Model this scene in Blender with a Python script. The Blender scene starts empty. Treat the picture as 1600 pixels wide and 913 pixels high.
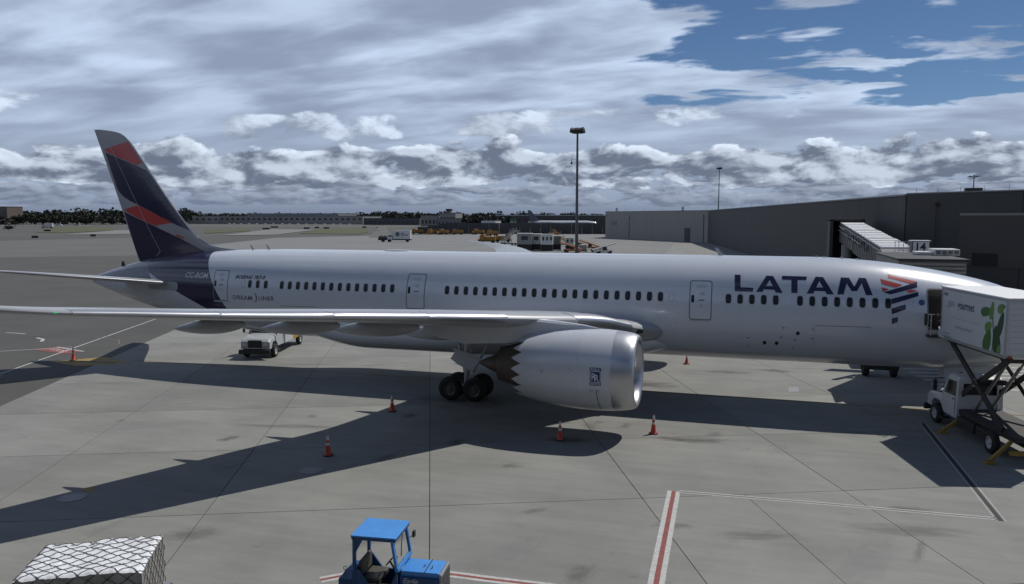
import bpy, bmesh, math, random
import numpy as np
from mathutils import Vector, Matrix
S = bpy.context.scene
C = S.collection
R = math.radians
# ------------------------------------------------------------------ camera
cam = bpy.data.objects.new('camera', bpy.data.cameras.new('camera'))
C.objects.link(cam)
cam.data.sensor_width = 36.0
cam.data.lens = 1220.55 / 1600 * 36
cam.data.clip_end = 20000
cam.data.clip_start = 0.1
YAW, PIT, ROL = -0.3023, -0.0951, 0.0006
fw = Vector((math.sin(YAW)*math.cos(PIT), math.cos(YAW)*math.cos(PIT), math.sin(PIT)))
cr = Vector((math.cos(YAW), -math.sin(YAW), 0)); cu = cr.cross(fw)
r2 = cr*math.cos(ROL) + cu*math.sin(ROL); u2 = cu*math.cos(ROL) - cr*math.sin(ROL)
M = Matrix((r2, u2, -fw)).transposed().to_4x4()
M.translation = Vector((-15.47, -46.65, 10.43))
cam.matrix_world = M
S.camera = cam
# ------------------------------------------------------------------ exposure
S.view_settings.view_transform = 'Standard'
S.view_settings.look = 'None'
S.view_settings.gamma = 1
S.view_settings.exposure = -0.45
S.view_settings.use_curve_mapping = False
# ------------------------------------------------------------------ sun
SUN = Vector((0.44, 0.60, 1.0)).normalized()
sl = bpy.data.lights.new('sun', 'SUN')
sl.energy = 5.0
sl.angle = R(0.53)
sl.color = (1.0, 0.965, 0.90)
so = bpy.data.objects.new('sun', sl)
C.objects.link(so)
so.rotation_euler = (-SUN).to_track_quat('-Z', 'Y').to_euler()
so.location = (0, 0, 60)
# ------------------------------------------------------------------ sky
W = bpy.data.worlds.new('World')
S.world = W
W.use_nodes = True
def world():
    nt = W.node_tree
    N = nt.nodes
    N.clear()
    L = nt.links.new
    def nd(t, **k):
        n = N.new(t)
        for a, b in k.items(): setattr(n, a, b)
        return n
    def put(sock, v):
        if isinstance(v, bpy.types.NodeSocket): L(v, sock)
        else: sock.default_value = v
    def m(op, a, b=0.0, c=None, clamp=False):
        n = nd('ShaderNodeMath', operation=op, use_clamp=clamp)
        put(n.inputs[0], a); put(n.inputs[1], b)
        if c is not None: put(n.inputs[2], c)
        return n.outputs[0]
    def ss(v, lo, hi, a=0.0, b=1.0):
        n = nd('ShaderNodeMapRange', interpolation_type='SMOOTHSTEP')
        put(n.inputs[0], v)
        for i, x in enumerate((lo, hi, a, b)): put(n.inputs[i+1], x)
        return n.outputs[0]
    def comb(x, y, z=0.0):
        n = nd('ShaderNodeCombineXYZ')
        put(n.inputs[0], x); put(n.inputs[1], y); put(n.inputs[2], z)
        return n.outputs[0]
    def noise(vec, sc, det=6.0, ro=0.55, dist=0.0):
        n = nd('ShaderNodeTexNoise')
        n.noise_dimensions = '3D'
        put(n.inputs['Vector'], vec); put(n.inputs['Scale'], sc); put(n.inputs['Detail'], det)
        put(n.inputs['Roughness'], ro); put(n.inputs['Distortion'], dist)
        return n.outputs['Fac']
    def mix(f, a, b):
        n = nd('ShaderNodeMix', data_type='RGBA')
        put(n.inputs[0], f)
        put(n.inputs[6], (*a, 1) if isinstance(a, tuple) else a)
        put(n.inputs[7], (*b, 1) if isinstance(b, tuple) else b)
        return n.outputs[2]
    D = nd('ShaderNodeTexCoord').outputs['Generated']
    sp = nd('ShaderNodeSeparateXYZ'); L(D, sp.inputs[0])
    dx, dy, dz = sp.outputs
    el = m('ARCSINE', dz)                                   # elevation, radians
    az = m('ARCTAN2', dx, dy)
    zc = m('ADD', m('MAXIMUM', dz, 0.0), 0.17)
    P = comb(m('DIVIDE', dx, zc), m('DIVIDE', dy, zc))
    # broad soft sheet of stratocumulus, broken to the east and thinning overhead
    mp = nd('ShaderNodeMapping'); L(P, mp.inputs[0])
    mp.inputs['Rotation'].default_value = (0, 0, R(20)); mp.inputs['Scale'].default_value = (0.75, 1.5, 1)
    mp.inputs['Location'].default_value = (5.2, 2.9, 0)
    big = noise(mp.outputs[0], 0.55, 2, 0.5, 0.2)
    n1 = noise(mp.outputs[0], 3.1, 8, 0.52, 0.25)
    n2 = noise(mp.outputs[0], 2.2, 6, 0.46, 0.3)
    east = ss(az, -0.36, 0.10)
    open_ = m('ADD', m('MULTIPLY', m('MULTIPLY', east, ss(el, 0.085, 0.16)), -0.185), 0.085)
    zen = m('MULTIPLY', ss(el, 0.28, 0.70), -0.21)
    d1 = m('ADD', m('ADD', n1, m('MULTIPLY', m('SUBTRACT', big, 0.5), 0.5)), m('ADD', open_, zen))
    cov1 = ss(d1, 0.345, 0.43)
    sh = ss(m('ADD', m('MULTIPLY', n2, 0.7), m('MULTIPLY', n1, 0.3)), 0.36, 0.64)
    thick = ss(d1, 0.36, 0.66)
    sheet = mix(sh, (0.68, 0.82, 1.05), (0.31, 0.385, 0.53))
    sheet = mix(m('MULTIPLY', thick, 0.25), sheet, (0.265, 0.33, 0.44))
    sky1 = mix(ss(el, 0.03, 0.17), (0.35, 0.43, 0.57), sheet)
    # rows of cumulus above the horizon
    def cumulus(sx, sy, off, lo, hi, top0, top1, thr, dark, bright, rel=0.16):
        X = m('MULTIPLY', az, sx); Y = m('MULTIPLY', el, sy)
        q = comb(X, Y, off)
        a = noise(q, 1.0, 10, 0.56, 0.25)
        b = noise(comb(m('ADD', X, 0.13), m('ADD', Y, 0.30), off), 1.0, 10, 0.56, 0.25)
        lowf = noise(comb(X, m('MULTIPLY', Y, 0.8), off+3.0), 0.45, 2, 0.5)
        e2 = m('ADD', el, m('MULTIPLY', m('SUBTRACT', noise(comb(m('MULTIPLY', az, sx*0.33), off), 1.0, 3, 0.5), 0.5), hi*0.8))
        band = m('MULTIPLY', ss(e2, lo, hi), ss(e2, top0, m('MAXIMUM', m('ADD', top1, m('MULTIPLY', m('SUBTRACT', lowf, 0.5), 0.10)), top0+0.012), 1.0, 0.0))
        d = m('ADD', a, m('MULTIPLY', m('SUBTRACT', band, 1.0), 0.50))
        cov = ss(d, thr, thr+0.075)
        lt = ss(m('SUBTRACT', a, b), -rel*0.8, rel)
        core = ss(d, thr+0.02, thr+0.22, 1.0, 0.62)
        return cov, mix(m('MULTIPLY', lt, core), dark, bright)
    cA, colA = cumulus(6.5, 12.5, 2.6, 0.080, 0.11, 0.13, 0.175, 0.54, (0.21, 0.245, 0.33), (0.82, 0.94, 1.13), 0.15)
    cB, colB = cumulus(14.0, 30.0, 7.3, 0.028, 0.040, 0.065, 0.115, 0.315, (0.17, 0.205, 0.29), (0.90, 1.02, 1.18), 0.13)
    cC, colC = cumulus(21.0, 75.0, 4.2, 0.008, 0.016, 0.032, 0.060, 0.38, (0.165, 0.20, 0.285), (0.50, 0.57, 0.71))
    col = mix(cA, sky1, colA)
    col = mix(cB, col, colB)
    col = mix(m('MULTIPLY', cC, 0.85), col, colC)
    col = mix(ss(el, 0.0, 0.034, 0.85, 0.0), col, (0.19, 0.235, 0.335))
    fac = m('MAXIMUM', m('MAXIMUM', cov1, cA), m('MAXIMUM', cB, cC))
    fac = m('MAXIMUM', fac, ss(el, 0.04, 0.10, 0.95, 0.0))
    sky = nd('ShaderNodeTexSky', sky_type='NISHITA')
    sky.sun_disc = False
    sky.sun_elevation = math.asin(SUN.z)
    sky.sun_rotation = math.atan2(SUN.x, SUN.y)
    sky.air_density = 1.0; sky.dust_density = 0.0; sky.ozone_density = 8.0; sky.altitude = 1500
    bg1 = nd('ShaderNodeBackground'); L(sky.outputs[0], bg1.inputs[0]); bg1.inputs[1].default_value = 0.075
    bg2 = nd('ShaderNodeBackground'); L(col, bg2.inputs[0]); bg2.inputs[1].default_value = 1.25
    mx = nd('ShaderNodeMixShader'); L(fac, mx.inputs[0]); L(bg1.outputs[0], mx.inputs[1]); L(bg2.outputs[0], mx.inputs[2])
    L(mx.outputs[0], nd('ShaderNodeOutputWorld').inputs[0])
world()
# ------------------------------------------------------------------ materials
MT = {}
def mat(name, col, rough=0.6, metal=0.0, var=0.0, vscale=2.0, bump=0.0, bscale=30.0, coat=0.0, col2=None,
        rnd=0.0, emit=None, spec=None, vz=1.0, world_co=False):
    if name in MT: return MT[name]
    M_ = bpy.data.materials.new(name)
    M_.use_nodes = True
    nt = M_.node_tree
    b = nt.nodes['Principled BSDF']
    b.inputs['Base Color'].default_value = (*col, 1)
    b.inputs['Roughness'].default_value = rough
    b.inputs['Metallic'].default_value = metal
    if coat:
        b.inputs['Coat Weight'].default_value = coat; b.inputs['Coat Roughness'].default_value = 0.06
    if spec is not None: b.inputs['Specular IOR Level'].default_value = spec
    if emit:
        b.inputs['Emission Color'].default_value = (*emit[0], 1); b.inputs['Emission Strength'].default_value = emit[1]
    if var or bump or rnd:
        if world_co: co = nt.nodes.new('ShaderNodeNewGeometry').outputs['Position']
        else: co = nt.nodes.new('ShaderNodeTexCoord').outputs['Object']
        mp = nt.nodes.new('ShaderNodeMapping'); nt.links.new(co, mp.inputs[0])
        mp.inputs['Scale'].default_value = (1, 1, vz)
    if var or rnd:
        n = nt.nodes.new('ShaderNodeTexNoise'); nt.links.new(mp.outputs[0], n.inputs['Vector'])
        n.inputs['Scale'].default_value = vscale; n.inputs['Detail'].default_value = 7; n.inputs['Roughness'].default_value = 0.62
        mr = nt.nodes.new('ShaderNodeMapRange')
        nt.links.new(n.outputs['Fac'], mr.inputs[0])
        mr.inputs[1].default_value = 0.3; mr.inputs[2].default_value = 0.7
        mx = nt.nodes.new('ShaderNodeMix'); mx.data_type = 'RGBA'
        c2 = col2 if col2 else tuple(max(0, c*(1-var)) for c in col)
        mx.inputs[6].default_value = (*c2, 1); mx.inputs[7].default_value = (*col, 1)
        fac = mr.outputs[0]
        if rnd:
            oi = nt.nodes.new('ShaderNodeObjectInfo')
            ma = nt.nodes.new('ShaderNodeMath'); ma.operation = 'MULTIPLY_ADD'
            nt.links.new(oi.outputs['Random'], ma.inputs[0]); ma.inputs[1].default_value = rnd; nt.links.new(fac, ma.inputs[2])
            fac = ma.outputs[0]
        nt.links.new(fac, mx.inputs[0]); nt.links.new(mx.outputs[2], b.inputs['Base Color'])
    if bump:
        n2 = nt.nodes.new('ShaderNodeTexNoise'); nt.links.new(mp.outputs[0], n2.inputs['Vector'])
        n2.inputs['Scale'].default_value = bscale; n2.inputs['Detail'].default_value = 5
        bp = nt.nodes.new('ShaderNodeBump'); bp.inputs['Strength'].default_value = bump; bp.inputs['Distance'].default_value = 0.02
        nt.links.new(n2.outputs['Fac'], bp.inputs['Height']); nt.links.new(bp.outputs[0], b.inputs['Normal'])
    MT[name] = M_
    return M_
# ------------------------------------------------------------------ mesh helpers
class MB:
    def __init__(s): s.v = []; s.f = []; s.fm = []
    def add(s, v, f):
        o = len(s.v); s.v += [tuple(p) for p in v]; s.f += [tuple(i+o for i in q) for q in f]
        return s
    def box(s, x0, x1, y0, y1, z0, z1, T=None):
        v = [(x, y, z) for x in (x0, x1) for y in (y0, y1) for z in (z0, z1)]
        if T is not None: v = [tuple(T @ Vector(p)) for p in v]
        return s.add(v, [(0, 1, 3, 2), (4, 6, 7, 5), (0, 4, 5, 1), (2, 3, 7, 6), (0, 2, 6, 4), (1, 5, 7, 3)])
    def bar(s, a, b, w, h=None, up=(0, 0, 1)):
        a = Vector(a); b = Vector(b); h = h or w
        d = (b-a).normalized(); u = Vector(up)
        if abs(d.dot(u)) > 0.98: u = Vector((0, 1, 0))
        x = d.cross(u).normalized()*w/2; y = x.cross(d).normalized()*h/2
        v = [p+i*x+j*y for p in (a, b) for i, j in ((-1, -1), (1, -1), (1, 1), (-1, 1))]
        return s.add(v, [(3, 2, 1, 0), (4, 5, 6, 7), (0, 1, 5, 4), (1, 2, 6, 5), (2, 3, 7, 6), (3, 0, 4, 7)])
    def tube(s, a, b, ra, rb=None, n=12, cap=True):
        a = Vector(a); b = Vector(b); rb = ra if rb is None else rb
        d = (b-a).normalized(); u = Vector((0, 0, 1)) if abs(d.z) < 0.95 else Vector((1, 0, 0))
        x = d.cross(u).normalized(); y = d.cross(x)
        v = []
        for p, r in ((a, ra), (b, rb)):
            for i in range(n):
                t = 2*math.pi*i/n; v.append(p + x*r*math.cos(t) + y*r*math.sin(t))
        f = [(i, (i+1) % n, n+(i+1) % n, n+i) for i in range(n)]
        if cap: f += [tuple(range(n))[::-1], tuple(range(n, 2*n))]
        return s.add(v, f)
    def path(s, pts, r, n=6):
        for a, b in zip(pts, pts[1:]): s.tube(a, b, r, r, n)
        return s
    def loft(s, rings, cap0=True, cap1=True, closed=True):
        n = len(rings[0]); v = [p for r in rings for p in r]; f = []
        for k in range(len(rings)-1):
            for i in range(n if closed else n-1):
                j = (i+1) % n; f.append((k*n+i, k*n+j, (k+1)*n+j, (k+1)*n+i))
        if cap0: f.append(tuple(range(n))[::-1])
        if cap1: f.append(tuple(range((len(rings)-1)*n, len(rings)*n)))
        return s.add(v, f)
    def lathe(s, prof, c, axis='x', n=48, cap0=False, cap1=False):
        rings = []
        for a, r in prof:
            ring = []
            for i in range(n):
                t = 2*math.pi*i/n; p, q = r*math.cos(t), r*math.sin(t)
                ring.append((c[0]+a, c[1]+p, c[2]+q) if axis == 'x' else (c[0]+p, c[1]+a, c[2]+q) if axis == 'y' else (c[0]+p, c[1]+q, c[2]+a))
            rings.append(ring)
        return s.loft(rings, cap0, cap1)
    def prism(s, poly, axis, lo, hi):
        def P(a, b, t): return (t, a, b) if axis == 'x' else (a, t, b) if axis == 'y' else (a, b, t)
        n = len(poly); v = [P(a, b, lo) for a, b in poly]+[P(a, b, hi) for a, b in poly]
        return s.add(v, [tuple(range(n))[::-1], tuple(range(n, 2*n))]+[(i, (i+1) % n, n+(i+1) % n, n+i) for i in range(n)])
    def build(s, name, m, parent=None, smooth=None, bevel=0.0, seg=2, fix=True, kind=None):
        me = bpy.data.meshes.new(name); me.from_pydata(s.v, [], s.f)
        if fix:
            bm = bmesh.new(); bm.from_mesh(me); bmesh.ops.recalc_face_normals(bm, faces=bm.faces); bm.to_mesh(me); bm.free()
        return mesh_obj(name, me, m, parent, smooth, bevel, seg, kind)
def mesh_obj(name, me, m, parent=None, smooth=None, bevel=0.0, seg=2, kind=None):
    if isinstance(m, (list, tuple)):
        for q in m: me.materials.append(q)
    else: me.materials.append(m)
    if smooth:
        me.shade_smooth(); me.set_sharp_from_angle(angle=R(smooth))
    o = bpy.data.objects.new(name, me); C.objects.link(o); o.parent = parent
    if bevel:
        b = o.modifiers.new('bevel', 'BEVEL'); b.width = bevel; b.segments = seg; b.limit_method = 'ANGLE'; b.angle_limit = R(40)
        b.harden_normals = False
    if kind: o['kind'] = kind
    return o
def tag(o, label, cat, group=None):
    o['label'] = label; o['category'] = cat
    if group: o['group'] = group
    return o
def thing(name, label, cat, loc=(0, 0, 0), rz=0.0, group=None):
    o = bpy.data.objects.new(name, None); C.objects.link(o); o.location = loc; o.rotation_euler = (0, 0, rz)
    return tag(o, label, cat, group)
def dup(o, parent=None):
    c = o.copy(); C.objects.link(c); c.parent = parent
    for ch in list(o.children): dup(ch, c)
    return c
def pchip(xs, ys):
    xs = np.array(xs, float); ys = np.array(ys, float); h = np.diff(xs); dl = np.diff(ys)/h; d = np.zeros(len(xs))
    for i in range(1, len(xs)-1):
        if dl[i-1]*dl[i] > 0:
            w1 = 2*h[i]+h[i-1]; w2 = h[i]+2*h[i-1]; d[i] = (w1+w2)/(w1/dl[i-1]+w2/dl[i])
    d[0] = dl[0]; d[-1] = dl[-1]
    def f(x):
        i = min(max(int(np.searchsorted(xs, x))-1, 0), len(h)-1); t = (x-xs[i])/h[i]; t = min(max(t, 0), 1)
        return float((2*t**3-3*t**2+1)*ys[i]+(t**3-2*t**2+t)*h[i]*d[i]+(-2*t**3+3*t**2)*ys[i+1]+(t**3-t**2)*h[i]*d[i+1])
    return f
def tess(me_or_polys, maxlen):
    """flat 2-D outline(s) cut into small triangles so that they can follow a curved skin"""
    bm = bmesh.new()
    if isinstance(me_or_polys, bpy.types.Mesh): bm.from_mesh(me_or_polys)
    else:
        for pl in me_or_polys: bm.faces.new([bm.verts.new((a, b, 0)) for a, b in pl])
    bmesh.ops.triangulate(bm, faces=bm.faces)
    for _ in range(7):
        e = [x for x in bm.edges if x.calc_length() > maxlen]
        if not e: break
        bmesh.ops.subdivide_edges(bm, edges=e, cuts=1)
        bmesh.ops.triangulate(bm, faces=[q for q in bm.faces if len(q.verts) > 3])
    bm.verts.index_update()
    v = [(x.co.x, x.co.y) for x in bm.verts]; f = [tuple(x.index for x in q.verts) for q in bm.faces]
    bm.free()
    return v, f
def text2d(body, size, bold=0.0, shear=0.0, spacing=1.0, xscale=1.0):
    cu = bpy.data.curves.new('t', 'FONT'); cu.body = body; cu.size = size; cu.offset = bold; cu.shear = shear; cu.space_character = spacing
    cu.resolution_u = 4
    ob = bpy.data.objects.new('t', cu); C.objects.link(ob)
    dg = bpy.context.evaluated_depsgraph_get()
    me = bpy.data.meshes.new_from_object(ob.evaluated_get(dg))
    bpy.data.objects.remove(ob); bpy.data.curves.remove(cu)
    for v in me.vertices: v.co.x *= xscale
    return me
def flat(me_or_polys, fn, name, m, parent, maxlen=9.0):
    """lettering or print: 2-D shape placed by fn(a, b) -> point"""
    v, f = tess(me_or_polys, maxlen)
    me = bpy.data.meshes.new(name); me.from_pydata([fn(a, b) for a, b in v], [], f)
    return mesh_obj(name, me, m, parent)
def copies(proto, n): return [proto]+[dup(proto) for _ in range(n-1)]
white = mat('white_paint', (0.72, 0.735, 0.76), 0.28, coat=0.35, var=0.05, vscale=0.5)
# ------------------------------------------------------------------ ground, apron, markings
GA = math.atan2(0.395, 0.919)                  # slab grid heading
nx, ny = math.cos(GA), math.sin(GA)
def grid(n, d): return (n*nx - d*ny, n*ny + d*nx)
def concrete_mat():
    m_ = mat('concrete', (0.30, 0.295, 0.27), 0.85)
    nt = m_.node_tree; b = nt.nodes['Principled BSDF']; L = nt.links.new
    pos = nt.nodes.new('ShaderNodeNewGeometry').outputs['Position']
    def nz(sc, det=8, ro=0.6, rot=0.0, scl=(1, 1, 1)):
        mp = nt.nodes.new('ShaderNodeMapping'); L(pos, mp.inputs[0]); mp.inputs['Rotation'].default_value = (0, 0, rot); mp.inputs['Scale'].default_value = scl
        n = nt.nodes.new('ShaderNodeTexNoise'); L(mp.outputs[0], n.inputs['Vector']); n.inputs['Scale'].default_value = sc
        n.inputs['Detail'].default_value = det; n.inputs['Roughness'].default_value = ro
        return n.outputs['Fac']
    def ramp(v, lo, hi, a, c):
        r = nt.nodes.new('ShaderNodeMapRange'); L(v, r.inputs[0])
        for i, x in enumerate((lo, hi, a, c)): r.inputs[i+1].default_value = x
        return r.outputs[0]
    def mul(a, c):
        n = nt.nodes.new('ShaderNodeMath'); n.operation = 'MULTIPLY'
        for s, x in zip(n.inputs, (a, c)):
            if isinstance(x, bpy.types.NodeSocket): L(x, s)
            else: s.default_value = x
        return n.outputs[0]
    oi = nt.nodes.new('ShaderNodeObjectInfo').outputs['Random']
    k = ramp(oi, 0, 1, 0.91, 1.09)
    k = mul(k, ramp(nz(0.22, 6), 0.3, 0.7, 0.83, 1.12))                                  # broad cleaning and wear patches
    k = mul(k, ramp(nz(0.9, 9, 0.65, -GA, (0.25, 1.6, 1)), 0.35, 0.65, 0.90, 1.06))      # brushed streaks
    k = mul(k, ramp(nz(22, 4, 0.7), 0.3, 0.7, 0.95, 1.05))                               # grain
    st = mul(ramp(nz(0.55, 7, 0.7), 0.60, 0.74, 0, 1), ramp(nz(3.0, 5, 0.6), 0.40, 0.62, 0.2, 1))
    k = mul(k, ramp(st, 0, 1, 1.0, 0.60))                                                # oil and rubber stains
    sp = ramp(nz(5.5, 3, 0.5), 0.74, 0.78, 1.0, 0.62)                                    # spots
    k = mul(k, sp)
    mx = nt.nodes.new('ShaderNodeMix'); mx.data_type = 'RGBA'; mx.blend_type = 'MULTIPLY'; mx.inputs[0].default_value = 1
    c0 = nt.nodes.new('ShaderNodeMix'); c0.data_type = 'RGBA'; L(nz(0.12, 3), c0.inputs[0])
    c0.inputs[6].default_value = (0.212, 0.208, 0.188, 1); c0.inputs[7].default_value = (0.192, 0.195, 0.185, 1)
    L(c0.outputs[2], mx.inputs[6])
    cc = nt.nodes.new('ShaderNodeCombineColor')
    for i in range(3): L(k, cc.inputs[i])
    L(cc.outputs[0], mx.inputs[7]); L(mx.outputs[2], b.inputs['Base Color'])
    bp = nt.nodes.new('ShaderNodeBump'); bp.inputs['Strength'].default_value = 0.25; bp.inputs['Distance'].default_value = 0.01
    L(nz(40, 4), bp.inputs['Height']); L(bp.outputs[0], b.inputs['Normal'])
    return m_
concrete = concrete_mat()
sealant = mat('joint_sealant', (0.045, 0.043, 0.04), 0.9)
asphalt = mat('asphalt', (0.080, 0.077, 0.070), 0.9, var=0.28, vscale=0.13, bump=0.25, bscale=35, world_co=True)
field = mat('airfield', (0.088, 0.087, 0.075), 0.95, var=0.3, vscale=0.02, world_co=True)
farconc = mat('far_concrete', (0.185, 0.186, 0.18), 0.9, var=0.18, vscale=0.05, world_co=True)
fargrey = mat('far_asphalt', (0.11, 0.108, 0.098), 0.9, var=0.25, vscale=0.03, world_co=True)
grassm = mat('grass_turf', (0.055, 0.066, 0.022), 0.95, var=0.5, vscale=0.12, world_co=True, col2=(0.085, 0.078, 0.034))
def sheet(name, pts, z, m, parent=None):
    o = MB().add([(a, b, z) for a, b in pts], [tuple(range(len(pts)))]).build(name, m, parent)
    if parent is None: o['kind'] = 'structure'
    return o
sheet('ground', [(-9000, -400), (5000, -400), (5000, 12000), (-9000, 12000)], -0.20, field)
sheet('outer_apron', [grid(-56.4, -60), grid(110, -60), grid(110, 330), grid(-40, 330), grid(-56.4, 200)], -0.06, concrete)
sheet('taxiway', [grid(-400, -60), grid(-56.4, -60), grid(-56.4, 420), grid(-400, 420)], -0.012, asphalt)
CO1 = [(-315.0, 200.0), (-301.0, 280.1), (-166.6, 128.4), (-210.9, 114.0)]
sheet('taxi_lane', [(-340, 190), (-320, 285), (-160, 140), (-205, 108)], -0.004, mat('lane_concrete', (0.118, 0.115, 0.105), 0.9, var=0.2, vscale=0.05, world_co=True))
sheet('runway_shoulder', [(-412.3, 319.9), (-508.3, 460.3), (-498.6, 499.1), (-384.0, 369.4), (-395.9, 344.6)], 0.004, farconc)
sheet('grass_island', [(-496.9, 376.9), (-725.1, 605.2), (-629.0, 584.7), (-508.3, 460.3), (-459.2, 365.8)], 0.012, grassm)
sheet('grass_verge', [(-463.4, 511.7), (-475.9, 590.8), (-388.1, 470.7), (-356.9, 378.8)], 0.012, grassm)
sheet('runway_crossing', [(-311.9, 336.5), (-431.8, 562.5), (-374.4, 543.4), (-292.1, 361.1)], 0.008, farconc)
sheet('grass_median', [(-299.3, 398.7), (-391.6, 576.9), (-372.4, 628.3), (-278.3, 453.1), (-253.7, 393.6)], 0.012, grassm)
sheet('hardstand', [(-212.4, 202.1), (-249.1, 297.6), (-222.7, 367.0), (-176.0, 430), (-60, 460), (-40, 168.2), (-174.6, 160.3)], 0.016, farconc)
sheet('service_road', [(-204.5, 312.7), (-406.8, 722.6), (-398.3, 724.9), (-193.0, 315.9)], 0.020, fargrey)
sheet('taxiway_far', [(-1500, 640), (-300, 720), (-300, 860), (-1500, 800)], -0.1, fargrey)
sheet('runway_far', [(-1500, 880), (-350, 960), (-350, 1010), (-1500, 930)], -0.09, farconc)
apron = sheet('apron', [grid(-56.4, -41), grid(38.0, -41), grid(38.0, 61.5), grid(-56.4, 61.5)], -0.03, sealant)
slab_me = None
PN, PD = 7.9, 7.8
def slab_mesh(w, h):
    return MB().box(-w/2, w/2, -h/2, h/2, -0.024, 0.0)
for i in range(-3, 9):
    for j in range(-4, 9):
        n0 = -32.76 + PN*i; d0 = -9.1 + PD*j
        x, y = grid(n0+PN/2, d0+PD/2)
        if i == 1 and j == -1:                                  # one slab was saw-cut in two
            for q in (-1, 1):
                o = slab_mesh(PN/2-0.022, PD-0.022).build('concrete_slab', concrete, apron)
                xx, yy = grid(n0+PN/2+q*PN/4, d0+PD/2); o.location = (xx, yy, 0); o.rotation_euler = (0, 0, GA)
            continue
        if slab_me is None:
            o = slab_mesh(PN-0.032, PD-0.032).build('concrete_slab', concrete, apron); slab_me = o.data
        else:
            o = bpy.data.objects.new('concrete_slab', slab_me); C.objects.link(o); o.parent = apron
        o.location = (x, y, 0); o.rotation_euler = (0, 0, GA)
# painted lines
pw = mat('marking_white', (0.50, 0.50, 0.485), 0.8, var=0.35, vscale=6, world_co=True)
pr = mat('marking_red', (0.26, 0.075, 0.065), 0.8, var=0.35, vscale=6, world_co=True)
py_ = mat('marking_yellow', (0.33, 0.225, 0.06), 0.8, var=0.4, vscale=6, world_co=True)
pk = mat('marking_black', (0.035, 0.035, 0.035), 0.85, var=0.3, vscale=4, world_co=True)
def line(name, pts, w, m, z=0.004, off=0.0):
    b = MB()
    P = [Vector((a, c)) for a, c in pts]
    L_, R_ = [], []
    for i, p in enumerate(P):
        d = (P[min(i+1, len(P)-1)]-P[max(i-1, 0)]).normalized(); nrm = Vector((-d.y, d.x))
        L_.append(p+nrm*(off+w/2)); R_.append(p+nrm*(off-w/2))
    for i in range(len(P)-1):
        b.add([(*L_[i], z), (*R_[i], z), (*R_[i+1], z), (*L_[i+1], z)], [(3, 2, 1, 0)])
    o = b.build(name, m); o['kind'] = 'structure'
    return o
def tri(pts, w=0.16):
    line('restraint_line_white', pts, w, pw, 0.004, w); line('restraint_line_red', pts, w, pr, 0.0045); line('restraint_line_white', pts, w, pw, 0.004, -w)
tri([(-18.2, -17.05), (-17.95, -24.2), (-17.8, -27.5)])
for o_ in (-0.10, 0.10): line('equipment_line', [(-18.0, -17.05), (-12.7, -16.75), (-7.2, -16.5)], 0.07, pw, 0.004, o_)
line('equipment_line_red', [(-18.0, -17.05), (-12.7, -16.75), (-7.2, -16.5)], 0.10, mat('marking_grey', (0.19, 0.183, 0.18), 0.85, var=0.3, vscale=5, world_co=True), 0.0036)
line('equipment_line_dark', [(-7.1, -3.2), (-7.1, -16.7)], 0.16, pk, 0.004)
for o_ in (-0.14, 0.14): line('equipment_line', [(-7.1, -3.2), (-7.1, -16.7)], 0.07, mat('marking_worn', (0.36, 0.35, 0.35), 0.85, var=0.3, vscale=5, world_co=True), 0.004, o_)
tri([(-27.2, -27.6), (-26.1, -26.6), (-24.4, -26.15), (-22.6, -26.1), (-20.8, -26.0), (-19.0, -26.1)], 0.13)
line('lead_in_line', [(-58.9, -0.95), (-35.8, -0.35), (-20, 0), (1, 0.2)], 0.09, py_, 0.004)
line('lead_in_line_border', [(-58.9, -0.95), (-35.8, -0.35), (-20, 0), (1, 0.2)], 0.06, pk, 0.004, -0.09)
line('taxi_edge_line', [(-61.5, -12.4), (-63.4, -7.8), (-74.0, 18.0), (-92, 62)], 0.16, pw, 0.004)
line('taxi_centre_line', [(-110, 2), (-79.7, 5.7), (-73.9, 6.3), (-68, 8.2)], 0.10, mat('marking_faint', (0.20, 0.193, 0.175), 0.9, var=0.3, vscale=3, world_co=True), 0.004)
line('curve_line', [(-80.2, 6.7), (-79.0, 6.75), (-77.8, 6.6)], 0.22, pw)
line('curve_line', [(-74.9, 5.2), (-73.6, 4.7), (-72.7, 3.7)], 0.28, pw)
line('curve_line', [(-70.2, 6.8), (-67.2, 6.4), (-65.4, 4.6), (-66.2, 2.6)], 0.10, MT['marking_faint'])
line('stop_bar', [(-71.6, -1.0), (-69.4, 0.9), (-67.9, 2.3)], 0.16, pw)
for k in range(5):
    line('far_lane_line', [(-60-6*k, 23+5*k), (-140, 60+22*k)], 0.12, MT['marking_faint'])
sb = sheet('stop_panel', [(-69.6, 0.35), (-65.9, -0.35), (-65.3, 0.75), (-69.2, 1.85)], 0.003, pr)
tm = text2d('STOP', 0.85, 0.012)
def stopfn(a, b): return (-68.55+0.98*a*0.95-0.19*b*0.0+0.1*b, 0.72-0.26*a+0.9*b, 0.0065)
flat(tm, stopfn, 'stop_lettering', pw, sb)
line('stop_panel_edge', [(-69.1, 1.95), (-65.3, 0.9)], 0.2, pw, 0.006)
yb = sheet('stand_panel', [(-64.2, -3.2), (-60.9, -4.0), (-57.9, -1.9), (-61.8, -0.5)], 0.003, py_)
for k in range(4):
    line('stand_panel_mark', [(-63.0+1.0*k, -2.7+0.1*k), (-61.9+0.9*k, -2.35+0.1*k)], 0.22, pk, 0.0065)
for k in range(7):                                               # walkway stripes beyond the nose
    line('walkway_stripe', [(-4.5-0.2*k, 6.2+1.25*k), (8.0, 8.8+1.25*k)], 0.35, pw)
sheet('hydrant_plate', [(-13.3, 3.8), (-12.7, 4.0), (-12.75, 2.6), (-13.35, 2.4)], 0.005, mat('plate_grey', (0.27, 0.27, 0.28), 0.5, var=0.2, vscale=9))
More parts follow.
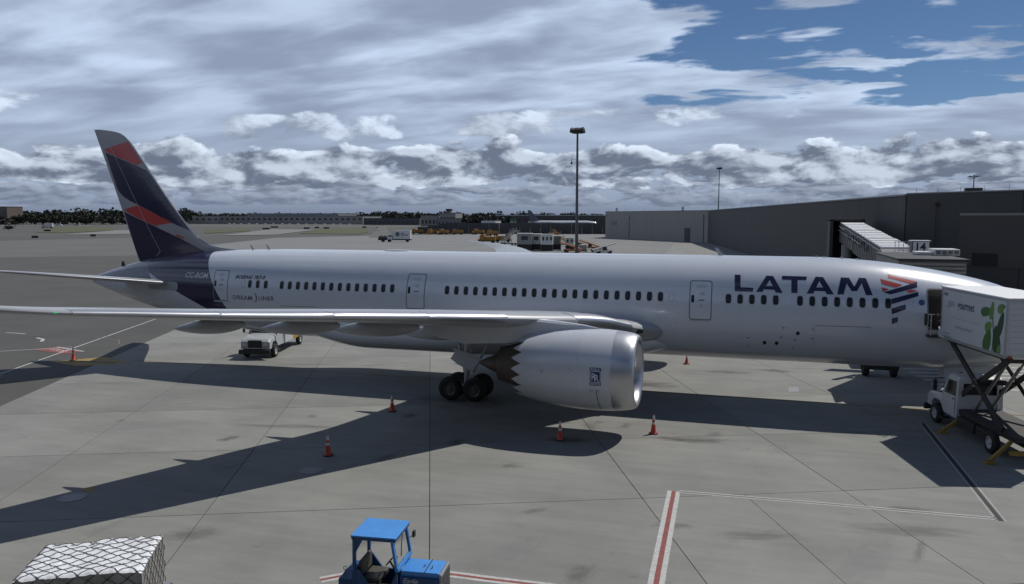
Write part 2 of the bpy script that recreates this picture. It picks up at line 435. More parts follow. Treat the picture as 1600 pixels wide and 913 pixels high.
sheet('hydrant_square', [(-40.05, -23.5), (-39.65, -23.3), (-39.35, -23.75), (-39.78, -23.9)], 0.005, py_)
# lids set in the slabs
lid = mat('cast_iron', (0.27, 0.26, 0.265), 0.6, metal=0.1, var=0.3, vscale=20)
def manhole(x, y, label):
    t = thing('manhole_cover', label, 'manhole cover', (x, y, 0))
    MB().lathe([(0.0, 0.50), (0.018, 0.50), (0.018, 0.42), (0.0, 0.42)], (0, 0, 0), 'z', 32).build('rim', lid, t, 30)
    MB().lathe([(0.0, 0.405), (0.014, 0.405), (0.014, 0.0)], (0, 0, 0), 'z', 32).build('lid', lid, t, 30)
    return t
manhole(-39.6, -24.5, 'round metal manhole cover beside the small yellow square on the apron')
manhole(-32.8, -19.05, 'round metal manhole cover inside the wing shadow')

# spills and rubber marks lying on the slabs
def stain_mat(name, col, dens):
    m_ = mat(name, col, 0.7); nt = m_.node_tree; L = nt.links.new; b = nt.nodes['Principled BSDF']
    tc = nt.nodes.new('ShaderNodeTexCoord').outputs['Object']
    ln = nt.nodes.new('ShaderNodeVectorMath'); ln.operation = 'LENGTH'; L(tc, ln.inputs[0])
    n = nt.nodes.new('ShaderNodeTexNoise'); n.inputs['Scale'].default_value = 2.6; n.inputs['Detail'].default_value = 7
    oi = nt.nodes.new('ShaderNodeObjectInfo'); ad = nt.nodes.new('ShaderNodeVectorMath'); ad.operation = 'ADD'
    L(tc, ad.inputs[0]); L(oi.outputs['Location'], ad.inputs[1]); L(ad.outputs[0], n.inputs['Vector'])
    sm = nt.nodes.new('ShaderNodeMath'); sm.operation = 'MULTIPLY_ADD'; L(n.outputs['Fac'], sm.inputs[0]); sm.inputs[1].default_value = -1.5; L(ln.outputs['Value'], sm.inputs[2])
    mr = nt.nodes.new('ShaderNodeMapRange'); mr.interpolation_type = 'SMOOTHSTEP'; L(sm.outputs[0], mr.inputs[0])
    for i, v in enumerate((0.22, -0.75, 0.0, dens)): mr.inputs[i+1].default_value = v
    tr = nt.nodes.new('ShaderNodeBsdfTransparent'); mx = nt.nodes.new('ShaderNodeMixShader')
    L(mr.outputs[0], mx.inputs[0]); L(tr.outputs[0], mx.inputs[1]); L(b.outputs[0], mx.inputs[2]); L(mx.outputs[0], nt.nodes['Material Output'].inputs[0])
    return m_
oil = stain_mat('oil_film', (0.040, 0.033, 0.022), 0.38)
rub = stain_mat('rubber_film', (0.045, 0.044, 0.042), 0.24)
wet = stain_mat('pale_wash', (0.27, 0.27, 0.265), 0.30)
stn = MB().add([(-1, -1, 0), (1, -1, 0), (1, 1, 0), (-1, 1, 0)], [(0, 1, 2, 3)])
sme = {}
random.seed(3)
SP = [(-21.6, 2.0, 1.6, 1.0, 5, oil), (-17.7, -9.7, 1.3, .45, 8, oil), (-19.0, -9.9, .8, .3, 0, oil), (-23.6, -11.5, 1.0, .5, 10, oil), (-31.5, -5.5, 2.6, 1.6, 0, oil), (-15.2, -20.5, 1.2, .4, 20, rub), (-10.5, -18.6, 1.8, .5, 12, rub), (-12.0, -21.5, 2.2, .7, 70, wet), (-38.0, -13.5, 2.2, .25, 8, rub),
      (-36.5, -13.0, 1.4, .2, 4, rub), (-45.5, 1.5, 1.8, .25, 14, rub), (-41.0, 2.6, 1.3, .2, 30, rub), (-22.5, -24.0, 1.4, .5, 66, wet), (-27.0, -24.5, 1.1, .35, 60, rub), (-17.0, 7.5, 1.4, .4, 5, oil), (-14.0, 9.0, 1.2, .4, 0, oil), (-33.0, -26.0, .9, .5, 30, rub), (-44.0, -15.0, 2.4, .8, 25, wet)]
for k in range(30):
    SP.append((random.uniform(-50, -4), random.uniform(-27, -7), random.uniform(.25, 1.1), random.uniform(.12, .4), random.uniform(0, 120), random.choice((oil, rub, rub, wet))))
for k, (x, y, a, b_, r_, m_) in enumerate(SP):
    if m_.name not in sme:
        o = stn.build('apron_stain', m_); sme[m_.name] = o.data
    else:
        o = bpy.data.objects.new('apron_stain', sme[m_.name]); C.objects.link(o)
    o.location = (x, y, 0.0012+0.00004*k); o.scale = (a*1.5, b_*1.5, 1); o.rotation_euler = (0, 0, R(r_)); o['kind'] = 'structure'
# ------------------------------------------------------------------ the airliner (nose at x = 0, tail towards -x)
navy = mat('navy_paint', (0.014, 0.012, 0.045), 0.25, coat=0.4)
redp = mat('red_paint', (0.42, 0.045, 0.04), 0.3, coat=0.3)
greyp = mat('wing_grey', (0.36, 0.37, 0.39), 0.35, coat=0.2, var=0.08, vscale=0.8)
finw = mat('fin_grey', (0.30, 0.305, 0.32), 0.35, coat=0.2, var=0.08, vscale=0.6)
metal = mat('bare_metal', (0.52, 0.53, 0.56), 0.36, metal=0.85, var=0.08, vscale=1.5)
dark = mat('dark_metal', (0.035, 0.035, 0.038), 0.5, metal=0.5)
rubber = mat('tyre_rubber', (0.022, 0.021, 0.020), 0.85, var=0.3, vscale=9)
hubm = mat('wheel_hub', (0.13, 0.125, 0.12), 0.45, metal=0.3, var=0.2, vscale=15)
glass = mat('dark_glass', (0.008, 0.011, 0.017), 0.2, spec=0.25)
seam = mat('seam_grey', (0.16, 0.165, 0.18), 0.5)
seaml = mat('seam_light', (0.40, 0.41, 0.44), 0.5)
def hull_mat():
    m_ = mat('hull_paint', (0.70, 0.715, 0.745), 0.26, coat=0.4)
    nt = m_.node_tree; b = nt.nodes['Principled BSDF']; L = nt.links.new
    sp = nt.nodes.new('ShaderNodeSeparateXYZ'); L(nt.nodes.new('ShaderNodeTexCoord').outputs['Object'], sp.inputs[0])
    x, _, z = sp.outputs
    def lin(a, c, k):          # step( a*x + c*z + k )
        n = nt.nodes.new('ShaderNodeVectorMath'); n.operation = 'DOT_PRODUCT'
        cb = nt.nodes.new('ShaderNodeCombineXYZ'); L(x, cb.inputs[0]); L(z, cb.inputs[1]); cb.inputs[2].default_value = 1
        L(cb.outputs[0], n.inputs[0]); n.inputs[1].default_value = (a, c, k)
        g = nt.nodes.new('ShaderNodeMath'); g.operation = 'GREATER_THAN'; L(n.outputs['Value'], g.inputs[0]); g.inputs[1].default_value = 0
        return g.outputs[0]
    def mul(a, c):
        n = nt.nodes.new('ShaderNodeMath'); n.operation = 'MULTIPLY'; L(a, n.inputs[0]); L(c, n.inputs[1]); return n.outputs[0]
    def mixc(f, a, c):
        n = nt.nodes.new('ShaderNodeMix'); n.data_type = 'RGBA'
        L(f, n.inputs[0])
        for i, q in ((6, a), (7, c)):
            if isinstance(q, tuple): n.inputs[i].default_value = (*q, 1)
            else: L(q, n.inputs[i])
        return n.outputs[2]
    front = lin(-1, -0.629, -51.76+7.91*0.629)          # x < line 1
    above = lin(0.438, 1, 0.438*54.82-5.71)              # z above line 2
    fore3 = lin(1, 0.80, 57.33-7.33*0.80)               # forward of the tail cone
    cone = lin(-1, -0.80, -57.33+7.33*0.80)
    no = nt.nodes.new('ShaderNodeTexNoise'); no.inputs['Scale'].default_value = 0.8; no.inputs['Detail'].default_value = 8
    L(nt.nodes.new('ShaderNodeTexCoord').outputs['Object'], no.inputs['Vector'])
    base = mixc(no.outputs['Fac'], (0.475, 0.505, 0.56), (0.535, 0.565, 0.62))
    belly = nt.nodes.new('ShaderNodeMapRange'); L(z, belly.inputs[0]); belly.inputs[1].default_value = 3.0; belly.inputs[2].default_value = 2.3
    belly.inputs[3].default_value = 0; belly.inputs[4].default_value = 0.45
    base = mixc(belly.outputs[0], base, (0.26, 0.245, 0.225))                    # shade under the hull painted into the keel colour
    c1 = mixc(mul(cone, lin(0, 1, -5.72)), base, (0.085, 0.095, 0.135))
    c2 = mixc(mul(mul(front, above), fore3), c1, (0.014, 0.012, 0.045))
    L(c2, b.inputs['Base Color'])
    n3 = nt.nodes.new('ShaderNodeTexNoise'); n3.inputs['Scale'].default_value = 0.9; n3.inputs['Detail'].default_value = 2
    L(nt.nodes.new('ShaderNodeTexCoord').outputs['Object'], n3.inputs['Vector'])
    bp = nt.nodes.new('ShaderNodeBump'); bp.inputs['Strength'].default_value = 0.5; bp.inputs['Distance'].default_value = 0.012
    L(n3.outputs['Fac'], bp.inputs['Height']); L(bp.outputs[0], b.inputs['Normal'])
    return m_
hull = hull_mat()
_ss = [0, .15, .3, .6, 1, 2, 3.4, 5, 7, 9.5, 12, 20, 42, 44, 46, 48, 50, 52, 53.7, 55.5, 57.6, 59.5, 61, 62.3, 62.9]
fry = pchip(_ss, [.02, .40, .62, .95, 1.25, 1.8, 2.25, 2.55, 2.78, 2.87, 2.885, 2.885, 2.885, 2.87, 2.8, 2.66, 2.45, 2.2, 1.98, 1.72, 1.35, 1.0, .68, .38, .25])
ftop = pchip(_ss, [4.47, 4.95, 5.15, 5.46, 5.75, 6.35, 6.98, 7.4, 7.78, 8.1, 8.25, 8.27, 8.27, 8.27, 8.26, 8.22, 8.16, 8.05, 7.92, 7.72, 7.42, 7.0, 6.6, 6.2, 6.0])
fbot = pchip(_ss, [4.43, 4.05, 3.85, 3.58, 3.35, 2.98, 2.68, 2.5, 2.38, 2.33, 2.33, 2.33, 2.33, 2.34, 2.38, 2.48, 2.65, 2.88, 3.15, 3.5, 3.95, 4.45, 4.9, 5.3, 5.5])
def fmid(s): return 5.3 if s < 44 and s > 9 else (5.3*(s/9)+4.45*(1-s/9) if s <= 9 else (ftop(s)+fbot(s))/2*min(1, (s-44)/6)+5.3*(1-min(1, (s-44)/6)))
def fring(s, n=72, g=0.0):
    c = fmid(s); out = []
    for i in range(n):
        t = 2*math.pi*i/n; q = math.sin(t); h = (ftop(s)-c) if q > 0 else (c-fbot(s))
        out.append((-s, (fry(s)+g)*math.cos(t), c+(h+g)*q))
    return out
def hy(x, z, eps):
    s = -x; c = fmid(s); h = (ftop(s)-c) if z > c else (c-fbot(s))
    u = max(-0.999, min(0.999, (z-c)/h)); r = math.sqrt(1-u*u)
    nrm = Vector((r/fry(s), u/h)).normalized()
    return (x, -(fry(s)*r+eps*nrm.x), z+eps*nrm.y)
plane = thing('airliner', 'white widebody passenger jet with dark navy tail parked at the gate', 'airplane')
sl_ = sorted(set([round(0.01+i*0.12, 3) for i in range(9)]+[1.2+0.25*i for i in range(15)]+[5+0.6*i for i in range(9)]+[10.5+1.5*i for i in range(22)]+[43+0.6*i for i in range(33)]+[62.7, 62.9]))
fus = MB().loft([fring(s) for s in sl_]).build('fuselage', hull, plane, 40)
MB().lathe([(0, 0.19), (0.02, 0.19), (0.02, 0.0)], (-62.93, 0, 5.75), 'x', 20).build('exhaust_outlet', dark, fus)
# belly fairing
def bring(s, n=48):
    a = min(1, max(0, (s-19.0)/5.5)); b = min(1, max(0, (46.0-s)/7.0)); k = (a*a*(3-2*a))*(b*b*(3-2*b))
    ry = 1.9+1.5*k; top = 3.9+0.6*k; bt = 2.85-0.92*k; out = []
    for i in range(n):
        t = 2*math.pi*i/n; c, q = math.cos(t), math.sin(t)
        e = 0.72
        y = ry*math.copysign(abs(c)**e, c); zz = (q**e*(top-3.5) if q > 0 else -(abs(q)**e)*(3.5-bt))
        out.append((-s, y, 3.5+zz))
    return out
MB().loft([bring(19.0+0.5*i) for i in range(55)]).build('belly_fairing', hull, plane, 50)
# ---- windows
def ellipse_poly(w, h, n=20, p=0.62):
    return [(w/2*math.copysign(abs(math.cos(2*math.pi*i/n))**p, math.cos(2*math.pi*i/n)), h/2*math.copysign(abs(math.sin(2*math.pi*i/n))**p, math.sin(2*math.pi*i/n))) for i in range(n)]
def skin(polys, name, m, parent, eps=0.006, maxlen=0.22, dx=0.0, dz=0.0):
    return flat(polys, lambda a, b: hy(a+dx, b+dz, eps), name, m, parent, maxlen)
def ringpolys(outer, inner):
    n = len(outer)
    return [[outer[i], outer[(i+1) % n], inner[(i+1) % n], inner[i]] for i in range(n)]
ZW = 6.04; S0 = 8.889
idx = list(range(0, 8))+list(range(9, 14))+list(range(19, 41))+list(range(46, 60))+[61, 62, 63]
blank = [18, 64]
wp = ellipse_poly(0.285, 0.50, 20)
wpo = ellipse_poly(0.345, 0.56, 20)
w0 = None
for k in idx:
    s = S0+0.6096*k-(0.0 if k < 60 else 0.09*(60-k)*0.3)
    if s < 12 or s > 43:
        o = skin([wp], 'passenger_window', glass, fus, 0.008, 0.3, -s, ZW)
        skin(ringpolys(wpo, wp), 'window_surround', seaml, fus, 0.005, 0.3, -s, ZW)
    elif w0 is None:
        w0 = skin([wp], 'passenger_window', glass, fus, 0.008, 0.3, -s, ZW); ws = s
        r0 = skin(ringpolys(wpo, wp), 'window_surround', seaml, fus, 0.005, 0.3, -s, ZW)
    else:
        for q in (w0, r0):
            o = q.copy(); C.objects.link(o); o.parent = fus; o.location = (ws-s, 0, 0)
for k in blank:
    skin(ringpolys(ellipse_poly(0.30, 0.52), ellipse_poly(0.27, 0.49)), 'plugged_window', seam, fus, 0.005, 0.3, -(S0+0.6096*k), ZW)
# ---- doors
def rrect(x0, x1, z0, z1, r, n=4):
    out = []
    for cx, cz, a in ((x1-r, z1-r, 0), (x0+r, z1-r, 90), (x0+r, z0+r, 180), (x1-r, z0+r, 270)):
        for i in range(n+1):
            t = R(a+90*i/n); out.append((cx+r*math.cos(t), cz+r*math.sin(t)))
    return out
def door(xc, z0, z1, w):
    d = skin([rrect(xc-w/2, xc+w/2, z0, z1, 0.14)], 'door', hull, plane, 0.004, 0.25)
    skin(ringpolys(rrect(xc-w/2-0.02, xc+w/2+0.02, z0-0.02, z1+0.02, 0.15), rrect(xc-w/2+0.035, xc+w/2-0.035, z0+0.035, z1-0.035, 0.11)), 'door_seal', seam, d, 0.009, 0.25)
    skin([ellipse_poly(0.17, 0.42)], 'door_window', glass, d, 0.012, 0.3, xc-0.36*w, ZW-0.06)
    skin(ringpolys(rrect(xc-0.2, xc+0.22, z1-0.36, z1-0.24, 0.05), rrect(xc-0.185, xc+0.205, z1-0.345, z1-0.255, 0.04)), 'vent_flap', seam, d, 0.012, 0.3)
    b = [[(xc-0.04, 6.18), (xc+0.22, 6.18), (xc+0.22, 6.33), (xc-0.04, 6.33)], [(xc-0.12, 5.88), (xc+0.24, 5.88), (xc+0.2, 5.95), (xc-0.06, 5.95)], [(xc, 5.55), (xc+0.14, 5.55), (xc+0.14, 5.7), (xc, 5.7)]]
    skin(b[:1]+b[2:], 'door_notice', seaml, d, 0.012, 0.3)
    skin(b[1:2], 'door_handle', seam, d, 0.012, 0.3)
    skin([[(xc-w/2-0.02, z0-0.09), (xc+w/2+0.02, z0-0.09), (xc+w/2+0.02, z0-0.03), (xc-w/2-0.02, z0-0.03)]], 'scuff_plate', seaml, d, 0.010, 0.3)
door(-18.29, 4.84, 6.95, 1.17)
door(-35.35, 4.84, 6.95, 1.20)
door(-49.85, 4.84, 6.86, 1.22)
dw = skin([rrect(-7.02, -5.85, 4.78, 6.78, 0.12)], 'doorway', mat('cabin_dark', (0.018, 0.016, 0.014), 0.9), plane, 0.006, 0.25)  # flat dark panel painted on the skin in place of the unlit cabin
skin(ringpolys(rrect(-7.06, -5.8, 4.74, 6.82, 0.14), rrect(-7.0, -5.86, 4.8, 6.76, 0.11)), 'door_seal', seam, dw, 0.010, 0.25)
# ---- writing and emblem
def Aletter(p):
    bl, tl, tr, br, ibr, ibl = p
    tm_ = ((tl[0]+tr[0])/2, (tl[1]+tr[1])/2); ap = (tm_[0], tm_[1]-0.20)
    def on(a, b, t): return (a[0]+(b[0]-a[0])*t, a[1]+(b[1]-a[1])*t)
    return [[bl, tl, tm_, ap, ibl], [ibr, ap, tm_, tr, br], [on(ibl, ap, 0.22), on(ibr, ap, 0.22), on(ibr, ap, 0.50), on(ibl, ap, 0.50)]]
LET = {'L': [[(-16.53, 7.31), (-16.22, 7.3), (-16.21, 6.66), (-15.53, 6.65), (-15.57, 6.44), (-16.5, 6.44)]],
       'A1': Aletter([(-15.39, 6.44), (-14.88, 7.29), (-14.53, 7.28), (-14.03, 6.42), (-14.39, 6.43), (-15.07, 6.44)]),
       'T': [[(-14.08, 7.3), (-12.82, 7.29), (-12.85, 7.11), (-13.29, 7.11), (-13.29, 6.44), (-13.6, 6.44), (-13.6, 7.11), (-14.07, 7.11)]],
       'A2': Aletter([(-12.83, 6.43), (-12.39, 7.29), (-12.01, 7.28), (-11.49, 6.42), (-11.84, 6.42), (-12.51, 6.43)]),
       'M': [[(-11.33, 6.43), (-11.13, 7.28), (-10.73, 7.27), (-10.52, 6.86), (-10.47, 6.86), (-10.25, 7.28), (-9.91, 7.27), (-9.62, 6.43), (-9.94, 6.42), (-10.13, 7.01), (-10.37, 6.61), (-10.63, 6.61), (-10.86, 7.01), (-11.02, 6.43)]]}
for k_, pl in LET.items(): skin(pl, 'letter', navy, fus, 0.007, 0.18)
LOGO = [('r', [(-8.83, 7.47), (-7.45, 7.13), (-7.72, 7.02), (-8.82, 7.3)]), ('r', [(-9.22, 7.25), (-8.18, 6.97), (-8.5, 6.83), (-9.17, 7.02)]),
        ('r', [(-9.2, 6.84), (-8.82, 6.74), (-9.12, 6.61)]), ('n', [(-9.1, 6.59), (-8.78, 6.49), (-7.48, 6.86), (-7.45, 7.12)]),
        ('r', [(-8.05, 6.66), (-7.78, 6.75), (-7.45, 6.70), (-7.83, 6.58)]), ('n', [(-8.75, 6.27), (-7.45, 6.64), (-7.45, 6.44), (-8.73, 6.0)]),
        ('n', [(-8.73, 5.8), (-8.06, 6.01), (-8.06, 5.76), (-8.71, 5.5)]), ('n', [(-8.71, 5.28), (-8.42, 5.37), (-8.42, 5.1), (-8.69, 4.98)])]
for c_, pl in LOGO: skin([pl], 'emblem_stripe', redp if c_ == 'r' else navy, fus, 0.007, 0.18)
def write(body, x, z, size, m, bold=0.0, shear=0.0, spacing=1.0, xs=1.0, name='lettering', slope=0.0):
    me = text2d(body, size, bold, shear, spacing, xs)
    return flat(me, lambda a, b: hy(x+a, z+b+slope*a, 0.008), name, m, fus, 0.25)
write('BOEING 787-9', -48.68, 6.37, 0.31, navy, 0.012, 0.45, 1.03, 1.20)
txt = mat('title_grey', (0.06, 0.07, 0.11), 0.4)
write('DREAM', -48.78, 4.98, 0.40, txt, 0.002, 0.0, 1.08, 1.18)
write('LINER', -46.66, 5.0, 0.40, txt, 0.002, 0.0, 1.08, 1.10)
arc = []
for i in range(13):
    t = R(-80+160*i/12); arc.append((-47.0+0.22*math.cos(t), 5.16+0.31*math.sin(t)))
for i in range(13):
    t = R(80-160*i/12); arc.append((-47.03+0.17*math.cos(t), 5.16+0.30*math.sin(t)))
skin([arc[:]], 'swoosh', txt, fus, 0.008, 0.3)
write('CC-BGM', -53.12, 6.30, 0.50, mat('registration_white', (0.55, 0.55, 0.56), 0.4), 0.008, 0.18, 1.02, 1.06)
# hold doors, service ports and small marks
def strip(x0, z0, x1, z1, w=0.018, m=seaml, name='panel_seam'):
    d = Vector((x1-x0, z1-z0)).normalized(); n = Vector((-d.y, d.x))*w/2
    skin([[(x0-n.x, z0-n.y), (x1-n.x, z1-n.y), (x1+n.x, z1+n.y), (x0+n.x, z0+n.y)]], name, m, fus, 0.006, 0.3)
strip(-12.34, 4.76, -9.68, 4.78, 0.03, seam); strip(-12.34, 4.76, -12.34, 3.1); strip(-9.66, 4.78, -9.60, 3.1)
strip(-45.02, 4.68, -42.25, 4.70, 0.03, seam); strip(-45.02, 4.68, -45.02, 3.1); strip(-42.25, 4.7, -42.25, 3.1)
for x, z in ((-13.2, 4.29), (-14.87, 3.66), (-14.25, 3.66)):
    skin([ellipse_poly(0.2, 0.22, 16, 1.0)], 'service_port', dark, fus, 0.008, 0.3, x, z)
for x, z, a, b in ((-13.97, 4.6, 1, -1), (-14.01, 3.99, -1, 1), (-12.43, 4.58, -1, -1), (-12.42, 4.0, -1, 1), (-15.78, 3.94, 1, -1), (-15.77, 3.38, 1, 1), (-13.36, 3.93, 1, -1), (-13.41, 3.39, 1, 1)):
    skin([[(x, z), (x+0.1*a, z), (x+0.1*a, z+0.03*b), (x+0.03*a, z+0.03*b), (x+0.03*a, z+0.1*b), (x, z+0.1*b)]], 'corner_mark', dark, fus, 0.007, 0.3)
skin([ellipse_poly(0.30, 0.30, 18, 1.0)], 'round_badge', mat('badge_blue', (0.04, 0.09, 0.22), 0.4), fus, 0.008, 0.3, -7.31, 6.12)
for x, z in ((-20.9, 6.05), (-7.7, 6.15), (-19.6, 4.62)):
    skin([ellipse_poly(0.05, 0.05, 10, 1.0)], 'static_port', dark, fus, 0.007, 0.3, x, z)
for s in (16.2, 22.5, 34.0, 41.8): 
    ra, rb = fring(s-0.006, 72, 0.003), fring(s+0.006, 72, 0.003)
    MB().loft([ra[30:60], rb[30:60]], False, False, False).build('barrel_joint', seaml, fus)
def blade(x, h, c, name='antenna'):
    z = ftop(-x)-0.02
    MB().loft([[(x, 0, z), (x+c*.5, -.03, z), (x+c, 0, z), (x+c*.5, .03, z)], [(x-h*.55, 0, z+h), (x-h*.55+c*.28, -.012, z+h), (x-h*.55+c*.55, 0, z+h), (x-h*.55+c*.28, .012, z+h)]]).build(name, greyp, plane)
blade(-17.5, 0.45, 0.32); blade(-47.7, 0.34, 0.2); blade(-49.0, 0.34, 0.2)
MB().loft([[(-38.9+2.1*u, 0.42*math.cos(t)*w, 8.25+0.10*w*math.sin(t)) for t in [2*math.pi*i/16 for i in range(16)]] for u, w in ((0, .05), (.12, .75), (.5, 1), (.88, .75), (1, .05))]).build('radome', greyp, plane, 40)
for x in (-12.3, -11.9, -11.0, -10.2): MB().box(x, x+0.14, -0.12, 0.02, ftop(-x)-0.02, ftop(-x)+0.05).build('crown_probe', greyp, plane)
# cockpit glazing
for sx, z0, z1 in ((-2.05, 5.72, 6.25), (-2.95, 5.85, 6.55)):
    skin([[(sx-0.42, z0), (sx+0.42, z0-0.02), (sx+0.30, z1-0.22), (sx-0.42, z1)]], 'cockpit_window', glass, fus, 0.006, 0.2)
# ---- fin
zk = [7.2, 8.0, 8.14, 8.3, 8.48, 8.9, 9.51, 12.02, 14.76, 16.0, 16.45, 16.7, 16.85]
fle = pchip(zk, [-49.0, -49.6, -50.0, -51.4, -52.4, -53.35, -53.98, -56.08, -58.19, -59.18, -59.75, -60.55, -61.75])
fte = pchip([7.2, 13.47, 16.85], [-58.72, -61.0, -62.3])
def fth(u): return 5*(0.2969*math.sqrt(max(u, 0))-0.126*u-0.3516*u*u+0.2843*u**3-0.1036*u**4)
def ftc(z): return min(0.40, 0.088*(fle(z)-fte(z)))*(0.35+0.65*min(1, max(0, (z-7.6)/1.6)))
US = [0, .005, .02, .05, .1, .18, .3, .45, .6, .75, .88, 1]
def finring(z):
    a, b = fle(z), fte(z); c = a-b; h = ftc(z)
    return [(a-c*u, -h*fth(u), z) for u in US]+[(a-c*u, h*fth(u), z) for u in US[::-1][1:-1]]
zs = [7.2, 7.6, 8.0, 8.14, 8.22, 8.3, 8.4, 8.48, 8.65, 8.9, 9.2, 9.51, 10.2, 11, 12.02, 13, 14, 14.76, 15.4, 16, 16.3, 16.5, 16.65, 16.78, 16.85]
fin = MB().loft([finring(z) for z in zs]).build('tail_fin', finw, plane, 50)
def finskin(pl, name, m, eps=0.012, both=True):
    def f(sg):
        def fn(a, b):
            u = min(1, max(0, (fle(b)-a)/(fle(b)-fte(b)))); return (a, sg*(ftc(b)*fth(u)+eps), b)
        return fn
    flat([pl], f(-1), name, m, fin, 0.35)
    if both: flat([pl], f(1), name, m, fin, 0.35)
def clampfin(pl): return [(max(min(x, fle(z)-0.12), fte(z)+0.02), z) for x, z in pl]
finskin(clampfin([(-61.39, 15.41), (-59.05, 15.9), (-58.41, 15.15), (-57.77, 14.36), (-58.46, 14.19), (-60.09, 14.78), (-61.3, 15.25)]), 'red_band', redp)
finskin(clampfin([(-61.35, 15.18), (-60.09, 14.73), (-58.46, 14.14), (-57.68, 13.82), (-56.98, 13.36), (-56.34, 12.76), (-55.55, 11.9), (-54.5, 10.74), (-53.56, 9.47), (-55.91, 10.19), (-57.28, 10.83), (-58.5, 11.34), (-59.24, 11.62), (-59.8, 11.91), (-60.24, 12.28), (-60.45, 12.61)]), 'navy_band', navy)
finskin(clampfin([(-59.95, 10.98), (-58.5, 11.3), (-57.0, 10.70), (-55.36, 10.05), (-57.05, 9.82), (-58.45, 10.32)]), 'red_band', redp)
finskin(clampfin([(-59.9, 10.84), (-58.45, 10.28), (-57.05, 9.78), (-54.86, 8.92), (-52.61, 7.89), (-53.83, 7.45), (-58.68, 7.25), (-59.1, 8.27)]), 'navy_band', navy)
finskin([(-55.19, 9.25), (-54.3, 8.9), (-55.1, 9.02)], 'red_band', redp, 0.016)
for a, b in (((-61.06, 16.09), (-56.75, 7.98)), ((-56.75, 7.98), (-57.17, 7.6))):
    d = Vector((b[0]-a[0], b[1]-a[1])).normalized(); n = Vector((-d.y, d.x))*0.014
    finskin([(a[0]-n.x, a[1]-n.y), (b[0]-n.x, b[1]-n.y), (b[0]+n.x, b[1]+n.y), (a[0]+n.x, a[1]+n.y)], 'rudder_seam', seaml, 0.02, False)
zz_ = [8.5+0.5*i for i in range(16)]
MB().loft([[(fle(z)-0.05, -0.03, z), (fle(z)+0.02, 0, z), (fle(z)-0.05, 0.03, z)] for z in zz_]).build('leading_edge', metal, fin, 60)
# ---- wings and tailplanes
def airfoil(chord, tc, camber=0.012, n=14):
    up, lo = [], []
    for i in range(n+1):
        u = 0.5*(1-math.cos(math.pi*i/n)); t = tc*fth(u); cz = camber*4*u*(1-u)
        if u > 0.6: cz -= 0.02*(u-0.6)**1.5
        up.append((u, cz+t*0.95)); lo.append((u, cz-t*1.05))
    return up+lo[::-1][1:-1]
def surf(tab, sg, name, m, parent, steps=40):
    ys = [t[0] for t in tab]; fs = [pchip(ys, [t[k] for t in tab]) for k in range(1, 6)]
    rings = []
    for i in range(steps+1):
        y = ys[0]+(ys[-1]-ys[0])*i/steps; rings.append(sect(y, fs, sg))
    return MB().loft(rings).build(name, m, parent, 40), fs
def wpt(y, u, w, fs, sg):
    le, te, z, inc, tc = (f(y) for f in fs); c = te-le; a = R(inc)
    return (-(le+c*(u*math.cos(a)+w*math.sin(a)*0)), sg*y, z+c*(w-u*math.sin(a)))
def sect(y, fs, sg):
    tc = fs[4](y); return [wpt(y, u, w, fs, sg) for u, w in airfoil(1, tc)]
